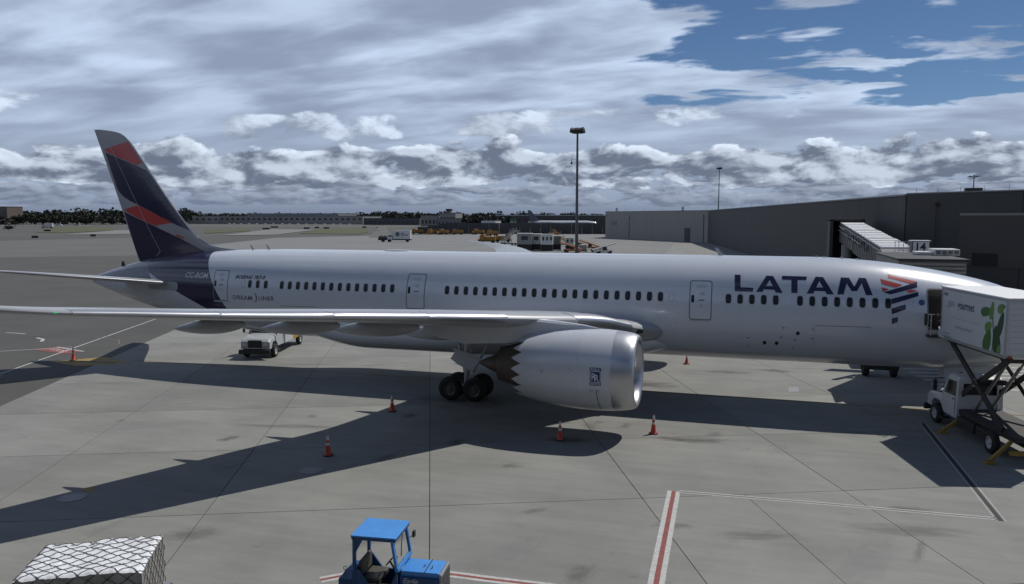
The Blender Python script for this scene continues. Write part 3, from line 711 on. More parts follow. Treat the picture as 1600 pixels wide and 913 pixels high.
# y, LE s, TE s, LE z, incidence, t/c
WING = [(1.5, 19.5, 32.6, 3.95, 5.0, .125), (2.9, 20.5, 32.7, 4.15, 5.0, .125), (4.5, 21.65, 32.75, 4.46, 4.8, .122), (6.1, 22.8, 32.8, 4.93, 4.2, .118), (9.8, 25.34, 33.2, 5.43, 3.2, .112),
        (13.85, 28.12, 34.8, 5.91, 2.6, .106), (18.3, 31.18, 36.6, 6.39, 2.0, .102), (21.6, 33.45, 37.95, 6.72, 1.5, .10), (25.2, 35.92, 39.45, 7.13, .8, .097),
        (27.3, 37.45, 40.4, 7.38, .4, .095), (28.5, 39.2, 41.7, 7.60, 0, .092), (29.4, 41.6, 43.3, 7.82, 0, .09), (30.05, 43.9, 44.5, 8.0, 0, .09)]
for sg in (-1, 1):
    w, fs = surf(WING, sg, 'wing', greyp, plane, 60)
    segs = [(4.6, 7.9), (11.6, 15.2), (15.24, 18.9), (18.94, 22.6), (22.64, 26.6)]
    for a, b in segs:                                   # slats
        rings = []
        for i in range(9):
            y = a+(b-a)*i/8; tc = fs[4](y)
            pts = [(u, w_) for u, w_ in airfoil(1, tc, n=20)]
            up = [p for p in pts[:21] if p[0] <= 0.13]; lo = [p for p in pts[21:] if p[0] <= 0.045]
            prof = lo+up if False else up[::-1]+lo[::-1]
            rings.append([(q[0], q[1], q[2]) for q in [wpt(y, u-0.0012, w_+(0.0016 if w_ > 0 else -0.0012), fs, sg) for u, w_ in prof]])
        MB().loft(rings, True, True, False).build('slat', metal, w, 40)
    for yf, ln, hh in ((7.2, 4.6, 0.46), (12.4, 4.6, 0.42), (16.3, 4.0, 0.37), (20.2, 3.4, 0.32)):      # flap track fairings
        te = fs[1](yf); rings = []
        p = wpt(yf, 0.80, 0, fs, sg)
        for k in range(13):
            u = k/12; x = -(te-ln*0.72+ln*u); r = math.sin(math.pi*min(1, max(0, 0.02+0.96*u))**0.8)**0.7
            zc_ = p[2]-0.30-0.32*u
            rings.append([(x, sg*yf+0.24*r*math.cos(t), zc_+hh*r*math.sin(t)) for t in [2*math.pi*i/16 for i in range(16)]])
        MB().loft(rings).build('flap_fairing', greyp, w, 50)
    for a, b, c0 in ((3.4, 9.3, .80), (10.3, 19.8, .78), (20.0, 25.6, .76)):                         # flap and aileron seams
        rings = []
        for i in range(12):
            y = a+(b-a)*i/11
            def top(u):
                t = fs[4](y)*fth(u); cz = 0.048*u*(1-u)-(0.02*(u-0.6)**1.5 if u > .6 else 0); return wpt(y, u, cz+t*.95+0.0009, fs, sg)
            rings.append([top(c0), top(c0+0.004)])
        MB().loft(rings, False, False, False).build('flap_seam', seam, w)
    navl = MB().lathe([(-.1, 0), (-.08, .02), (0, .03), (.06, .02), (.09, 0)], wpt(27.0, -0.005, 0, fs, sg), 'x', 10).build('navigation_light', mat('lamp_green', (0.05, 0.6, 0.2), 0.2, emit=((0.1, 1.0, 0.35), 0.35)) if sg < 0 else mat('lamp_red', (0.6, 0.05, 0.04), 0.2), w, 60)
    # landing lamp in the root glove
    g = wpt(4.1, -0.004, -0.01, fs, sg)
    MB().lathe([(-.25, 0.16), (.05, .15), (.14, .1), (.17, 0)], (g[0]-.05, g[1], g[2]), 'x', 16).build('landing_lamp', dark, w, 50)
TAILP = [(0.5, 53.6, 58.9, 5.62, 0, .09), (1.8, 54.6, 59.2, 5.85, 0, .09), (9.0, 59.6, 61.7, 6.95, 0, .085), (9.7, 60.25, 61.85, 7.06, 0, .08), (9.95, 60.8, 61.9, 7.1, 0, .06)]
for sg in (-1, 1):
    w, fs = surf(TAILP, sg, 'tailplane', greyp, plane, 24)
    rings = []
    for i in range(20):
        y = 2.0+7.4*i/19; tc = fs[4](y); pts = airfoil(1, tc, n=20)
        up = [p for p in pts[:21] if p[0] <= 0.06]; lo = [p for p in pts[21:] if p[0] <= 0.03]
        rings.append([wpt(y, u-0.002, w_*1.04, fs, sg) for u, w_ in up[::-1]+lo[::-1]])
    MB().loft(rings, True, True, False).build('leading_edge', metal, w, 40)
# tailplane root plate and tail bumper
for sg in (-1,):
    skin([rrect(-56.6, -53.7, 5.35, 5.95, 0.25)], 'root_plate', finw, fus, 0.02, 0.3)
MB().prism([(-60.35, 6.75), (-60.0, 6.8), (-60.15, 7.2), (-60.3, 7.15)], 'y', -0.05, 0.05).build('tail_drain_mast', dark, plane)
MB().prism([(-57.1, 3.72), (-56.9, 3.8), (-57.2, 3.3), (-57.3, 3.35)], 'y', -0.04, 0.04).build('tail_drain_mast', dark, plane)
# ---- engines
cowl_m = mat('cowl_paint', (0.54, 0.56, 0.60), 0.3, coat=0.35, var=0.06, vscale=0.9)
core_m = mat('core_metal', (0.13, 0.105, 0.085), 0.5, metal=0.3, var=0.25, vscale=2)
for sg in (-1, 1):
    ec = (-20.6, sg*9.9, 3.14)
    e = bpy.data.objects.new('engine', None); C.objects.link(e); e.parent = plane; e.location = ec
    lipp = [(-0.95, 1.40), (-0.5, 1.385), (-0.22, 1.42), (-0.07, 1.50), (-0.01, 1.575), (0, 1.62), (-0.02, 1.675), (-0.10, 1.745), (-0.3, 1.82), (-0.65, 1.885), (-1.05, 1.925)]
    MB().lathe(lipp, (0, 0, 0), 'x', 96).build('inlet_lip', metal, e, 60, fix=True)
    cp = [(-1.05, 1.925), (-1.055, 1.918), (-1.06, 1.928), (-1.6, 1.955), (-2.2, 1.965), (-2.6, 1.962), (-2.605, 1.952), (-2.61, 1.961), (-3.3, 1.93), (-4.0, 1.86), (-4.7, 1.745), (-5.2, 1.645)]
    co = MB().lathe(cp, (0, 0, 0), 'x', 96).build('fan_cowl', cowl_m, e, 40)
    # serrated nozzle
    n = 18*10; rings = []
    for tt in (0, .5, 1):
        ring = []
        for i in range(n):
            ph = (i/10.0) % 1.0; tooth = (1-abs(2*ph-1))**0.8
            x = -5.2-(0.22+0.52*tooth)*tt; t = 2*math.pi*i/n+0.12; r = 1.645-(5.2+x)*-0.235 if False else 1.645+(x+5.2)*0.235
            ring.append((x, r*math.cos(t), r*math.sin(t)))
        rings.append(ring)
    MB().loft(rings, False, False).build('serrated_nozzle', cowl_m, e, 40)
    MB().lathe([(-0.95, 1.40), (-2.6, 1.42), (-4.6, 1.60), (-5.3, 1.56)], (0, 0, 0), 'x', 64).build('inlet_duct', mat('duct_grey', (0.22, 0.22, 0.23), 0.4), e, 40)
    MB().lathe([(-4.4, 1.28), (-5.4, 1.22), (-6.35, 0.98), (-6.9, 0.84), (-6.9, 0.70), (-6.0, 0.70)], (0, 0, 0), 'x', 48).build('core_cowl', core_m, e, 40)
    MB().lathe([(-6.2, 0.62), (-6.9, 0.55), (-7.6, 0.28), (-8.1, 0.03)], (0, 0, 0), 'x', 32, True, True).build('exhaust_plug', core_m, e, 40)
    MB().lathe([(-5.3, 1.28), (-5.32, 0.05)], (0, 0, 0), 'x', 48).build('nozzle_shade', core_m, e)
    sp_ = MB().lathe([(-0.85, 0.02), (-1.0, 0.14), (-1.25, 0.27), (-1.5, 0.36)], (0, 0, 0), 'x', 32).build('spinner', dark, e, 40)
    fb = MB()
    for k in range(18):
        a = 2*math.pi*k/18
        def q(r, da, x): return (x, r*math.cos(a+da), r*math.sin(a+da))
        fb.add([q(.34, -.12, -1.25), q(.34, .22, -1.7), q(.9, .16, -1.75), q(1.39, .22, -1.7), q(1.39, -.1, -1.2), q(.9, -.06, -1.2)], [(0, 1, 2, 5), (5, 2, 3, 4)])
    fb.build('fan_blades', mat('fan_metal', (0.12, 0.12, 0.13), 0.35, metal=0.8), e)
    # pylon
    rings = []
    for u, w_, zb, zt in ((0, .04, 1.78, 1.98), (.08, .20, 1.7, 2.12), (.25, .28, 1.5, 2.28), (.5, .30, 1.1, 2.42), (.75, .28, 0.95, 2.35), (.9, .2, 1.2, 2.1), (1, .05, 1.45, 1.9)):
        x = -1.9-9.2*u
        rings.append([(x, -w_, zb), (x, w_, zb), (x, w_, zt-.1), (x, w_*.6, zt), (x, -w_*.6, zt), (x, -w_, zt-.1)])
    MB().loft(rings).build('pylon', cowl_m, e, 35)
    if sg < 0:
        rc = pchip([t[0] for t in cp[::-1]], [t[1] for t in cp[::-1]]) if False else None
        def crad(x): return float(np.interp(-x, [1.05, 1.6, 2.2, 2.6, 3.3, 4.0, 4.7, 5.2], [1.925, 1.955, 1.965, 1.962, 1.93, 1.86, 1.745, 1.645]))
        def csk(eps):
            def fn(a, b):        # a = x in engine space, b = height
                r = crad(a)+eps; return (a, -math.sqrt(max(0.01, r*r-b*b)), b)
            return fn
        bx, bz = -1.73, 0.02
        bdg = flat([rrect(bx-0.26, bx+0.26, bz-0.42, bz+0.42, 0.05)], csk(0.006), 'engine_badge', mat('badge_navy', (0.02, 0.03, 0.12), 0.35), e, 0.15)
        lm = mat('badge_silver', (0.62, 0.64, 0.70), 0.35)
        flat(ringpolys(rrect(bx-0.245, bx+0.245, bz-0.26, bz+0.26, 0.03), rrect(bx-0.22, bx+0.22, bz-0.235, bz+0.235, 0.03)), csk(0.010), 'badge_border', lm, e, 0.15)
        for s_, ox, oz, sz, xs in (('R', -.19, -.14, .44, .85), ('R', -.06, -.2, .44, .85), ('ROLLS', -.21, .29, .15, .95), ('ROYCE', -.21, -.395, .15, .90)):
            flat(text2d(s_, sz, 0.004, 0, 1, xs), (lambda ox, oz: lambda a, b: csk(0.011 if ox != -.06 else 0.013)(bx+ox+a, bz+oz+b))(ox, oz), 'badge_lettering', lm, e, 0.15)
        flat([rrect(-4.38, -4.22, 0.02, 0.2, 0.04)], csk(0.006), 'drain_panel', seaml, e, 0.15)
        for a, b in ((-2.95, .35), (-3.0, .12), (-2.85, .24)): flat([ellipse_poly(.06, .04, 8, 1)], (lambda a, b: lambda u, v: csk(0.006)(a+u, b+v))(a, b), 'latch', seam, e, 0.15)
        flat([[(-1.72, -.62), (-1.69, -.62), (-1.60, -1.75), (-1.63, -1.75)]], csk(0.006), 'drain_streak', dark, e, 0.12)
        for a in (-1.62, -1.92): flat([rrect(a-.1, a+.1, -.75, -.58, .02)], csk(0.005), 'cowl_notice', seaml, e, 0.15)
        MB().box(-2.2, -1.75, -0.06, 0.06, -2.02, -1.92).build('drain_mast', greyp, e)
# ---- landing gear
def wheel(parent, x, y, z, r, w, name='wheel', side=-1):
    e = bpy.data.objects.new(name, None); C.objects.link(e); e.parent = parent; e.location = (x, y, z)
    MB().lathe([(-w/2, r*.60), (-w/2, r*.82), (-w*.40, r*.95), (-w*.22, r), (w*.22, r), (w*.40, r*.95), (w/2, r*.82), (w/2, r*.60)], (0, 0, 0), 'y', 40).build('tyre', rubber, e, 40)
    MB().lathe([(-w*.42, r*.60), (-w*.46, r*.56), (-w*.36, r*.46), (-w*.22, r*.42), (-w*.22, r*.2), (-w*.42, r*.18), (-w*.42, 0)], (0, 0, 0), 'y', 28).build('rim', hubm, e, 40)
    MB().lathe([(w*.42, r*.60), (w*.30, r*.42), (w*.22, r*.2), (w*.3, 0)], (0, 0, 0), 'y', 20).build('rim', hubm, e, 40)
    return e
gearm = mat('gear_paint', (0.42, 0.42, 0.42), 0.4, metal=0.2, var=0.15, vscale=4)
for sg in (-1, 1):
    g = bpy.data.objects.new('main_gear', None); C.objects.link(g); g.parent = plane; g.location = (-31.25, sg*4.9, 0)
    for x in (-.74, .74):
        for y in (-.65, .65): wheel(g, x, y, 0.68, 0.68, 0.50)
    b = MB().tube((-.9, 0, .68), (.9, 0, .68), .14, .14, 14)
    for x in (-.74, .74): b.tube((x, -.65, .68), (x, .65, .68), .11, .11, 12)
    b.build('bogie_beam', gearm, g, 40)
    MB().tube((0, 0, .7), (0, sg*-.12, 2.1), .15, .15, 16).tube((0, sg*-.12, 1.9), (0.1, sg*-.3, 4.2), .22, .24, 16).build('strut', gearm, g, 40)
    MB().tube((0.1, 0, 1.0), (1.5, sg*-.2, 3.6), .07, .07).tube((-.1, 0, 1.5), (-1.3, sg*-1.9, 3.4), .08, .08).build('drag_brace', gearm, g, 40)
    MB().path([(.25, sg*.1, .9), (.5, sg*.15, 1.4), (.25, 0, 1.9)], .05).build('torque_link', gearm, g)
    pl = [(-.62, 3.05), (.55, 2.72), (1.15, 2.5), (.62, 1.72), (-.2, 2.05), (-.72, 2.4), (-.45, 2.78)]
    MB().prism(pl, 'y', sg*.66-.03, sg*.66+.03).build('gear_door', cowl_m, g, None, 0.01)
ng = bpy.data.objects.new('nose_gear', None); C.objects.link(ng); ng.parent = plane; ng.location = (-5.45, 0, 0)
for y in (-.36, .36): wheel(ng, 0, y, .51, .51, .34)
MB().tube((0, -.36, .51), (0, .36, .51), .08).tube((0, 0, .5), (.1, 0, 1.5), .09, .09, 14).tube((.1, 0, 1.4), (.22, 0, 2.7), .14, .14, 14).build('strut', gearm, ng, 40)
MB().path([(-.1, 0, .7), (-.45, 0, 1.1), (-.1, 0, 1.5)], .045).tube((.1, 0, 1.6), (1.5, 0, 2.7), .06).build('drag_brace', gearm, ng)
for sg in (-1, 1):
    d = MB().prism([(-.2, 1.75), (2.3, 1.75), (2.5, 2.65), (-.3, 2.65)], 'y', sg*.62-.025, sg*.62+.025).build('gear_door', cowl_m, ng, None, 0.01)
    if sg < 0:
        flat(text2d('BGM', .50, .01, 0, 1.03, 1.05), lambda a, b: (.42+a, -.648, 1.95+b), 'gear_door_lettering', dark, ng)
MB().tube((.22, -.12, 1.9), (.34, -.12, 1.9), .09, .1).tube((.22, .12, 1.9), (.34, .12, 1.9), .09, .1).build('taxi_lamp', hubm, ng, 40)
# ------------------------------------------------------------------ traffic cones
orange = mat('cone_orange', (0.62, 0.062, 0.018), 0.5, var=0.25, vscale=5)
coneb = mat('cone_base', (0.028, 0.026, 0.025), 0.8)
refl = mat('cone_band', (0.66, 0.66, 0.65), 0.4, var=0.15, vscale=8)
def cone(x, y, label, h=0.92, band=True, rz=0.3):
    t = thing('traffic_cone', label, 'traffic cone', (x, y, 0.001), rz, 'cones round the airliner')
    MB().prism([(-.2, -.13), (-.13, -.2), (.13, -.2), (.2, -.13), (.2, .13), (.13, .2), (-.13, .2), (-.2, .13)], 'z', 0, .045).build('base', coneb, t, None, 0.008)
    r = lambda z: .15-(.15-.032)*(z/h)**0.9
    def part(name, z0, z1, m, g=0.0): MB().lathe([(z0, r(z0)+g), ((z0+z1)/2, r((z0+z1)/2)+g), (z1, r(z1)+g)], (0, 0, 0), 'z', 24).build(name, m, t, 50)
    body = MB().lathe([(.045, .165), (.07, r(.07)), (h*.5, r(h*.5)), (h-.01, r(h)), (h, r(h)*.7), (h, 0.012)], (0, 0, 0), 'z', 28).build('body', orange, t, 45)
    if band:
        part('reflective_band', h*.50, h*.62, refl, .004); part('reflective_band', h*.74, h*.96, refl, .004)
    return t
cone(-62.98, -2.26, 'orange cone at the corner of the yellow painted panel', 0.95)
cone(-33.97, -9.05, 'orange and white cone in shade between wing shadow and main wheels', 0.92)
cone(-33.17, -17.05, 'orange and white cone standing inside the wing shadow near a manhole cover', 0.95)
cone(-24.01, -11.67, 'orange and white cone in the shadow of the engine', 0.95)
cone(-19.95, -9.25, 'orange and white cone in sunlight in front of the engine intake', 0.95)
cone(-19.96, 9.74, 'short plain orange cone on the sunlit apron behind the fuselage', 0.62, False)
# ------------------------------------------------------------------ catering truck
twhite = mat('truck_white', (0.50, 0.51, 0.52), 0.4, coat=0.15, var=0.10, vscale=1.2)
tdark = mat('chassis_black', (0.022, 0.021, 0.020), 0.6, var=0.3, vscale=4)
tsteel = mat('lift_steel', (0.05, 0.047, 0.045), 0.55, metal=0.4, var=0.3, vscale=3)
cg = thing('catering_truck', 'white high lift catering truck raised to the front door of the jet', 'truck', (-5.35, -2.51, 0), R(12.4))
box_ = MB().box(-1.3, 1.3, -6.5, -.42, 4.5, 7.0).build('cargo_box', twhite, cg, None, 0.03)
MB().box(-1.36, 1.36, -6.54, -.36, 7.0, 7.06).build('roof_sheet', mat('roof_white', (0.78, 0.78, 0.77), 0.45, var=0.08, vscale=1), box_, None, 0.015)
al = mat('alloy_trim', (0.5, 0.5, 0.5), 0.35, metal=0.8)
for z0, z1 in ((4.46, 4.6), (6.9, 6.99)): MB().box(-1.318, -1.302, -6.5, -.42, z0, z1).build('edge_rail', al, box_)
for yy in (-6.44, -.5): MB().box(-1.32, -1.303, yy-.05, yy+.05, 4.6, 6.9).build('corner_post', al, box_)
MB().box(-1.26, 1.26, -6.53, -6.505, 4.62, 6.88).build('roller_door', mat('shutter_grey', (0.5, 0.51, 0.52), 0.45), box_)
for k in range(9): MB().box(-1.2, 1.2, -6.545, -6.532, 4.66+.245*k, 4.88+.245*k).build('shutter_slat', MT['shutter_grey'], box_, None, 0.008)
for xx in (-1.15, 1.15): MB().box(xx-.08, xx+.08, -6.56, -6.532, 4.48, 4.58).build('rear_lamp', mat('lamp_lens', (0.3, 0.03, 0.02), 0.3), box_)
# print on the box side: flat artwork facing -x
def side(a, b): return (-1.306, -a, b)          # a = distance back from the nose of the truck
ink = mat('print_dark', (0.05, 0.055, 0.06), 0.5); inkg = mat('print_grey', (0.30, 0.31, 0.33), 0.5)
def sprint(body, a, b, size, m, bold=0.0, xs=1.0, shear=0): flat(text2d(body, size, bold, shear, 1.0, xs), lambda u, v: (-1.307, -(a+u), b+v), 'lettering', m, box_)
sprint('gate', 1.10, 6.16, 0.50, inkg, 0.002, 0.92, 0.12)
sprint('gourmet', 2.08, 6.12, 0.54, ink, 0.008, 0.86)
sprint('catering solutions', 1.9, 5.15, 0.24, inkg, 0, 1.0)
sprint('3086', .62, 6.62, .22, ink); sprint('3086', 6.02, 6.62, .15, ink)
flat([[(.75, 4.74), (1.5, 4.74), (1.5, 4.82), (.75, 4.82)]], side, 'printed_line', inkg, box_); flat([[(.75, 4.6), (1.6, 4.6), (1.6, 4.68), (.75, 4.68)]], side, 'printed_line', inkg, box_)
flat([[(1.5, 5.62), (4.2, 5.6), (4.2, 5.62), (1.5, 5.64)]], side, 'rule_line', inkg, box_)
for z in (6.12, 6.22, 6.32): flat([[(1.2, z), (1.65, z+.02), (1.65, z+.045), (1.2, z+.025)]], side, 'brand_stroke', inkg, box_)
lg = [mat('leaf_print_%s' % n_, c_, 0.5, var=0.35, vscale=3) for n_, c_ in (('mid', (0.055, 0.15, 0.03)), ('dark', (0.022, 0.075, 0.02)), ('pale', (0.13, 0.26, 0.05)))]
def leaf(a, b, ln, wd, ang, m, e):
    pts = []
    for i in range(18):
        t = 2*math.pi*i/18; u, v = ln/2*math.cos(t), wd/2*math.sin(t)*(1-.25*math.cos(t)); c, s = math.cos(R(ang)), math.sin(R(ang))
        pts.append((a+u*c-v*s, b+u*s+v*c))
    flat([pts], lambda p, q: (-1.306-e, -p, q), 'leaf_print', m, box_)
leaf(4.75, 6.28, .95, .42, 10, lg[0], .001); leaf(5.22, 6.38, .85, .34, 78, lg[2], .002); leaf(5.95, 6.55, .6, .4, 30, lg[2], .001)
leaf(5.0, 5.62, .62, .5, 40, lg[2], .001); leaf(4.95, 5.0, 1.1, .62, 70, lg[0], .002); leaf(5.72, 5.1, 1.35, .62, 100, lg[1], .002)
leaf(5.98, 5.85, 1.2, .42, 72, lg[1], .003); leaf(5.95, 4.78, .42, .3, 80, lg[2], .004)
flat([[(5.28, 6.1), (5.36, 6.1), (5.5, 5.3), (5.44, 4.6), (5.38, 4.6), (5.42, 5.3)]], lambda p, q: (-1.3065, -p, q), 'stem_print', lg[0], box_)
# front platform with rails
pf = MB().box(-1.75, .9, -.36, .12, 4.42, 4.52).build('platform', tsteel, cg)
for x in (-1.7, -1.25):
    for z in (4.9, 5.25, 5.55): MB().tube((x, -.36, z), (x, .1, z), .02, .02, 8).build('rail', al, pf)
for x, y in ((-1.7, -.3), (-1.7, .08), (-1.25, .08)): MB().tube((x, y, 4.5), (x, y, 5.6), .025, .025, 8).build('rail_post', al, pf)
MB().tube((-1.75, .1, 5.25), (-1.2, .1, 5.25), .02).tube((-1.75, .1, 5.55), (-1.2, .1, 5.55), .02).build('rail', al, pf)
MB().box(-1.85, -1.78, -.1, .15, 5.0, 5.6).build('bumper_pad', tdark, pf, None, 0.02)
MB().prism([(-.36, 4.5), (-.36, 5.0), (-.9, 4.5)], 'x', -1.36, -1.31).build('side_gusset', twhite, pf)
# scissor lift
sc = bpy.data.objects.new('scissor_lift', None); C.objects.link(sc); sc.parent = cg
for x in (-.95, .95):
    MB().bar((x, -.9, 4.36), (x, -6.0, 1.25), .10, .26).build('arm', tsteel, sc, None, 0.01)
    MB().bar((x*.86, -6.0, 4.36), (x*.86, -.9, 1.25), .10, .26).build('arm', tsteel, sc, None, 0.01)
    MB().box(x-.07, x+.07, -6.3, -.6, 4.30, 4.46).build('top_beam', tsteel, sc)
MB().tube((-1.05, -3.45, 2.8), (1.05, -3.45, 2.8), .12).build('pivot', tsteel, sc, 40)
MB().lathe([(-.02, .2), (.02, .2), (.02, 0)], (-1.02, -3.45, 2.8), 'x', 20).build('pivot_cap', al, sc)
for x in (-.35, .35): MB().tube((x, -2.2, 1.1), (x, -4.6, 3.7), .08).tube((x, -4.2, 3.25), (x, -5.2, 4.3), .05).build('lift_cylinder', al, sc, 40)
MB().box(-.9, .9, -6.1, -5.9, 4.2, 4.34).box(-.9, .9, -1.0, -.8, 4.2, 4.34).build('cross_beam', tsteel, sc)
# chassis and running gear
ch = MB().box(-.95, .95, -7.0, -1.9, .95, 1.2).box(-.5, -.38, -7.0, 1.1, .7, .95).box(.38, .5, -7.0, 1.1, .7, .95).build('chassis', tdark, cg)
for y0, y1, z in ((-3.9, -2.3, .45), (-5.0, -4.1, .5)):
    MB().box(-1.15, -.6, y0, y1, z, .93).build('side_locker', tdark, cg, None, 0.03)
def wheels(parent, spots, r=.5, w=.3, axis='x'):
    for x, y in spots:
        e = bpy.data.objects.new('wheel', None); C.objects.link(e); e.parent = parent; e.location = (x, y, r); e.rotation_euler = (0, 0, R(90) if x < 0 else R(-90))
        s_ = 1
        MB().lathe([(-w/2, r*.58), (-w/2, r*.86), (-w*.38, r*.97), (-w*.2, r), (w*.2, r), (w*.38, r*.97), (w/2, r*.86), (w/2, r*.58)], (0, 0, 0), 'y', 32).build('tyre', rubber, e, 40)
        MB().lathe([(w*.44, r*.58), (w*.46, r*.52), (w*.2, r*.48), (w*.2, r*.2), (w*.42, r*.17), (w*.42, 0)], (0, 0, 0), 'y', 24).build('rim', mat('truck_rim', (0.5, 0.5, 0.5), 0.45, var=.2, vscale=9), e, 40)
wheels(cg, [(-1.05, 0), (1.05, 0), (-1.02, -5.3), (1.02, -5.3)])
for s_ in (-1, 1):
    MB().bar((s_*.9, -6.6, .9), (s_*1.9, -6.9, .12), .12, .14).box(s_*1.9-.18, s_*1.9+.18, -7.08, -6.72, .0, .1).build('outrigger', mat('outrigger_yellow', (0.30, 0.2, 0.04), .6, var=.3, vscale=4), cg)
    MB().bar((s_*.8, -2.1, .8), (s_*1.7, -2.1, .12), .12, .14).box(s_*1.7-.18, s_*1.7+.18, -2.28, -1.92, .0, .1).build('outrigger', MT['outrigger_yellow'], cg)
MB().box(-1.2, 1.2, -7.2, -7.02, .45, .62).build('rear_bumper', MT['outrigger_yellow'], cg)
def bonnet_cab(t, m, gm, sleeper=0.0):
    """conventional bonneted lorry cab, front axle at local y = 0, forward +y"""
    b = MB()
    prof = [(-.55, 1.05), (-.55, 1.72), (.25, 1.62), (.95, 1.48), (1.12, 1.3), (1.15, .78), (.62, .75), (.55, 1.02), (.3, 1.22), (-.3, 1.22), (-.5, 1.05)]
    rings = []
    for x, k in ((-1.08, .0), (-1.0, .7), (-.72, 1), (0, 1.06), (.72, 1), (1.0, .7), (1.08, .0)):
        rings.append([(x, y-(.08*(1-k) if y > .8 else 0), (z if z < 1.25 else 1.25+(z-1.25)*(.55+.45*k))) for y, z in prof])
    hd = MB().loft(rings).build('hood', m, t, 35)
    cabp = [(-2.05-sleeper, .75), (-2.05-sleeper, 2.62), (-1.9-sleeper, 2.72), (-1.15, 2.74), (-.98, 2.62), (-.52, 1.74), (-.52, 1.0), (-.75, .75)]
    rings = []
    for x, tp in ((-1.08, .0), (-1.02, .06), (1.02, .06), (1.08, .0)):
        rings.append([(x*(1 if z < 1.8 else .94), y, z+(tp if z > 2.5 else 0)) for y, z in cabp])
    cb = MB().loft(rings).build('cab', m, t, 30)
    ws = MB().add([(-.86, -.50, 1.80), (.86, -.50, 1.80), (.80, -.925, 2.58), (-.80, -.925, 2.58)], [(0, 1, 2, 3)])
    ws.v = [(x, y+.012, z+.012) for x, y, z in ws.v]; ws.build('windscreen', gm, cb)
    for s_ in (-1, 1):
        x = s_*1.072
        MB().add([(x, -1.85, 1.78), (x, -.72, 1.78), (x*.965, -1.02, 2.48), (x*.965, -1.85, 2.52)], [(0, 1, 2, 3)]).build('side_window', gm, cb)
        MB().box(min(x, x+s_*.012), max(x, x+s_*.012), -1.88, -1.86, .8, 1.75).box(min(x, x+s_*.03), max(x, x+s_*.03), -1.75, -1.6, 1.6, 1.64).build('door_handle', tdark, cb)
        MB().path([(s_*1.02, -.62, 2.45), (s_*1.42, -.45, 2.4), (s_*1.42, -.45, 1.75), (s_*1.05, -.55, 1.7)], .018).box(s_*1.42-.08, s_*1.42+.08, -.5, -.42, 1.78, 2.32).build('mirror', tdark, cb)
        MB().box(s_*.78-.16, s_*.78+.16, 1.08, 1.165, 1.02, 1.2).build('headlamp', mat('headlamp_glass', (0.6, 0.62, 0.64), 0.1, coat=.5), hd, None, .03)
        MB().box(s_*1.0-.2, s_*1.0+.2, -.95, -.5, .42, .5).build('step', tdark, cb)
    MB().box(-.52, .52, 1.1, 1.175, .86, 1.42).build('grille', mat('grille_grey', (0.06, 0.06, 0.065), .4, metal=.5), hd, None, .05)
    for k in range(6): MB().box(-.47, .47, 1.175, 1.19, .91+.085*k, .94+.085*k).build('grille_bar', MT['grille_grey'], hd)
    MB().box(-1.18, 1.18, 1.12, 1.34, .42, .74).build('bumper', tdark, t, None, .05)
    return cb
bonnet_cab(cg, twhite, glass)
MB().add([(-.8, -2.056, 1.9), (.8, -2.056, 1.9), (.8, -2.056, 2.45), (-.8, -2.056, 2.45)], [(3, 2, 1, 0)]).build('rear_window', glass, cg)
MB().tube((.7, -2.25, 1.0), (.7, -2.25, 2.95), .06).build('exhaust_stack', al, cg)
# ------------------------------------------------------------------ lavatory / water truck beyond the aft fuselage
ft = thing('service_truck', 'white bonneted service truck parked under the aft fuselage', 'truck', (-50.75, 3.1, 0), math.atan2(-.25, -.97)+math.pi if False else R(194.5))
bonnet_cab(ft, mat('service_white', (0.40, 0.42, 0.44), .35, coat=.2, var=.1, vscale=2), glass)
MB().box(-.5, .5, -7.0, 1.1, .62, .9).build('chassis', tdark, ft)
sb_ = MB().box(-1.15, 1.15, -4.0, -2.15, .72, 2.05).build('tank_body', twhite, ft, None, .04)
MB().box(1.152, 1.165, -3.9, -3.6, 1.55, 1.85).build('vent', tdark, sb_)
[flat([[(-3.6, z), (-2.6, z), (-2.6, z+.09), (-3.6, z+.09)]], lambda a, b: (1.156, a, b), 'printed_line', inkg, sb_) for z in (1.0, 1.16)]
MB().box(-1.1, 1.1, -5.6, -4.02, .70, 1.65).build('pump_locker', mat('locker_yellow', (0.42, 0.25, 0.03), .5, var=.2, vscale=3), ft, None, .03)
for k in range(4): MB().box(1.105, 1.13, -5.55, -4.08, .78+.2*k, .9+.2*k).build('locker_slat', MT['locker_yellow'], ft)
MB().box(-1.1, 1.1, -7.4, -5.64, .72, 1.7).build('rear_body', twhite, ft, None, .03)
wheels(ft, [(-1.05, 0), (1.05, 0), (-1.0, -5.9), (1.0, -5.9)])
for y in (-2.0, -7.3):
    MB().bar((1.0, y, .85), (2.1, y-.2, .12), .09, .1).box(1.95, 2.25, y-.35, y-.05, 0, .1).build('stabiliser_leg', MT['outrigger_yellow'], ft)
    MB().lathe([(0, .13), (.03, .13), (.03, 0)], (1.12, y+.1, .98), 'x', 14).build('round_reflector', refl, ft)
